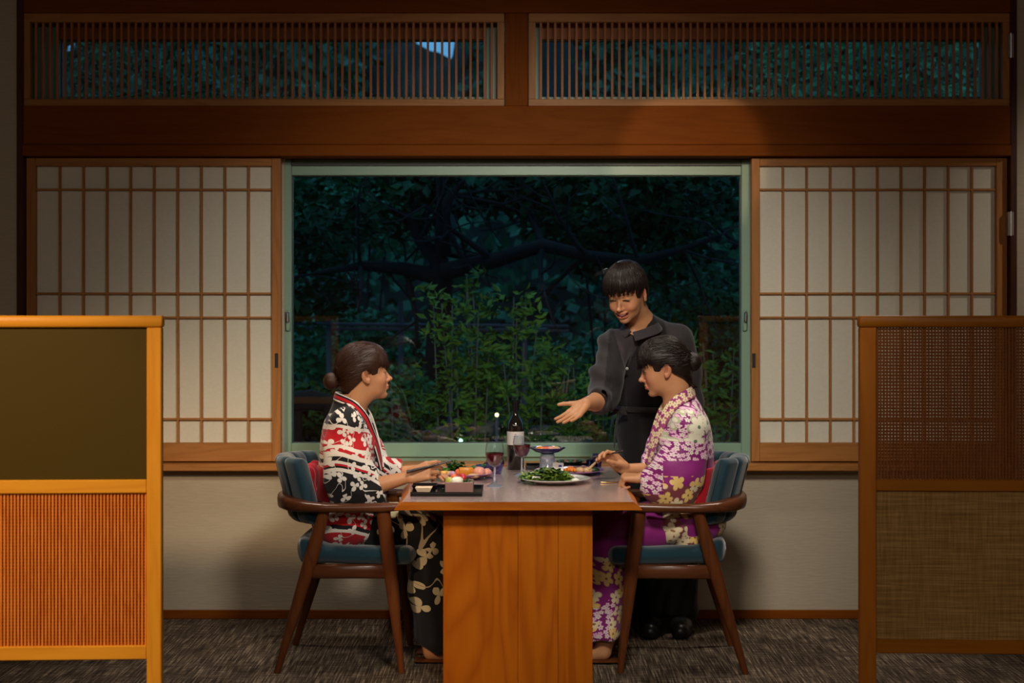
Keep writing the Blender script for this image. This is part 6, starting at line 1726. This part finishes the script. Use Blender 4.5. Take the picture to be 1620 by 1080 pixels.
# V of the vest, shirt placket and collar
bd_ = lambda px, py, d: ((px - 810) * d / F, d, CAMZ - (py - 500) * d / F)
collar([(.600, 6.612, 1.418), (.640, 6.570, 1.408), (.622, 6.500, 1.375), (.560, 6.462, 1.352), (.524, 6.458, 1.343)], .046, .006, [(.2, .3, -1), (.45, .05, -1), (.45, -.4, -1), (.5, -.5, -1), (.6, -.4, -1)], M['shirt'], 'shirt_collar', ps)
collar([(.600, 6.612, 1.418), (.548, 6.600, 1.412), (.502, 6.540, 1.392), (.500, 6.485, 1.365), (.520, 6.457, 1.344)], .042, .006, [(-.2, .3, -1), (-.4, .05, -1), (-.5, -.3, -1), (-.5, -.5, -1), (-.5, -.4, -1)], M['shirt'], 'shirt_collar', ps)
MB().lathe([(.001, 0), (.0065, .001), (.0065, .003), (.001, .0035)], (0, 0, 0), 16).xf(Matrix.Translation(bd_(992, 583, 6.447)) @ Matrix.Rotation(pi / 2, 4, 'X')).build('button', M['metal'], ps, 40)
# apron skirt, tie and trousers
T = Field(grid((.44, .86, .0065)), grid((6.42, 6.86, .0065)), grid((.50, 1.06, .0065)))
T.chain([(.612, 6.625, 1.015), (.63, 6.635, .90), (.668, 6.635, .56)], [.138, .158, .166], .03, ((0, 1, 0), 1.22))
T.plane_cut((0, 0, 1.012), (0, 0, 1), (.3, 6.2, .9), (1, 7, 1.2)); T.plane_cut((0, 0, .56), (0, 0, -1), (.3, 6.2, .4), (1, 7, .62))
T.warp(lambda x, y, z: .004 * np.sin(46 * x + 3 * z) * (1.02 - z) * 2, .03)
fmesh(T, 'apron', M['apron'], ps)
MB().tube([(.48, 6.62, 1.0), (.505, 6.53, 1.0), (.57, 6.495, 1.003), (.66, 6.500, 1.006), (.74, 6.55, 1.008), (.755, 6.64, 1.0)], (.006, .014), 8) if False else None
tie = MB(); pts = [(.620 + .155 * cos(a), 6.628 + .128 * sin(a), 1.0) for a in np.linspace(0, 2 * pi, 33)]
tie.tube(pts, [(.012, .006)] * 33, 8, up=(0, 0, 1)); tie.build('apron_tie', M['jacket_plain'], ps, 60)
kx = bd_(978, 650, 6.50); kb = MB()
kb.tube([kx, (kx[0] - .035, 6.495, kx[2] + .008), (kx[0] - .045, 6.495, kx[2] - .02), kx], [(.008, .005)] * 4, 8); kb.tube([kx, (kx[0] + .035, 6.495, kx[2] + .014), (kx[0] + .04, 6.495, kx[2] - .012), kx], [(.008, .005)] * 4, 8)
kb.tube([kx, (kx[0] - .012, 6.49, kx[2] - .08), (kx[0] - .018, 6.49, kx[2] - .16)], [(.004, .009)] * 3, 8); kb.build('tie_bow', M['jacket_plain'], ps, 60)
T = Field(grid((.46, .90, .0065)), grid((6.42, 6.86, .0065)), grid((.02, .75, .0065)))
for sy in (-1, 1): T.chain([(.66 + sy * .075, 6.635, .70), (.67 + sy * .066, 6.635, .45), (.695 + sy * .062, 6.64, .10)], [.095, .088, .078], .03)
T.plane_cut((0, 0, .062), (0, 0, -1), (.3, 6.2, -.1), (1, 7, .2))
T.warp(folds(.004, 50, 30, 26, 2.0), .03)
fmesh(T, 'trousers', M['trouser'], ps)
for sy in (-1, 1):
    f = Field(grid((.54, .86, .005)), grid((6.38, 6.80, .005)), grid((0.0, .12, .005))); cx_ = .690 + sy * .066
    f.chain([(cx_ + .006, 6.70, .042), (cx_ - .006, 6.58, .038), (cx_ - .020, 6.50, .030)], [.044, .046, .040], .02)
    f.plane_cut((0, 0, .006), (0, 0, -1), (.4, 6.2, -.1), (1, 7, .1), .002); f.plane_cut((0, 0, .082), (0, 0, 1), (.4, 6.2, .06), (1, 7, .2), .002)
    fmesh(f, 'shoe', M['trouser'] if False else M['shoe'] if 'shoe' in M else M.setdefault('shoe', plain('black_shoe_leather', (.012, .012, .013), .35)), ps)
# sandals and feet are inside the skirts; give the seated women simple sandals
for (rt, x0_, sg, yy) in ((pl, -.295, 1, YL), (pr, .335, -1, YR)):
    for sy in (-1, 1):
        MB().tube([(x0_ - sg * .10, yy + sy * .075, .010), (x0_, yy + sy * .075, .010), (x0_ + sg * .10, yy + sy * .075, .010)], [(.008, .034), (.008, .038), (.008, .034)], 14, up=(0, 0, 1)).build('sandal', M['walnut'], rt, 50)
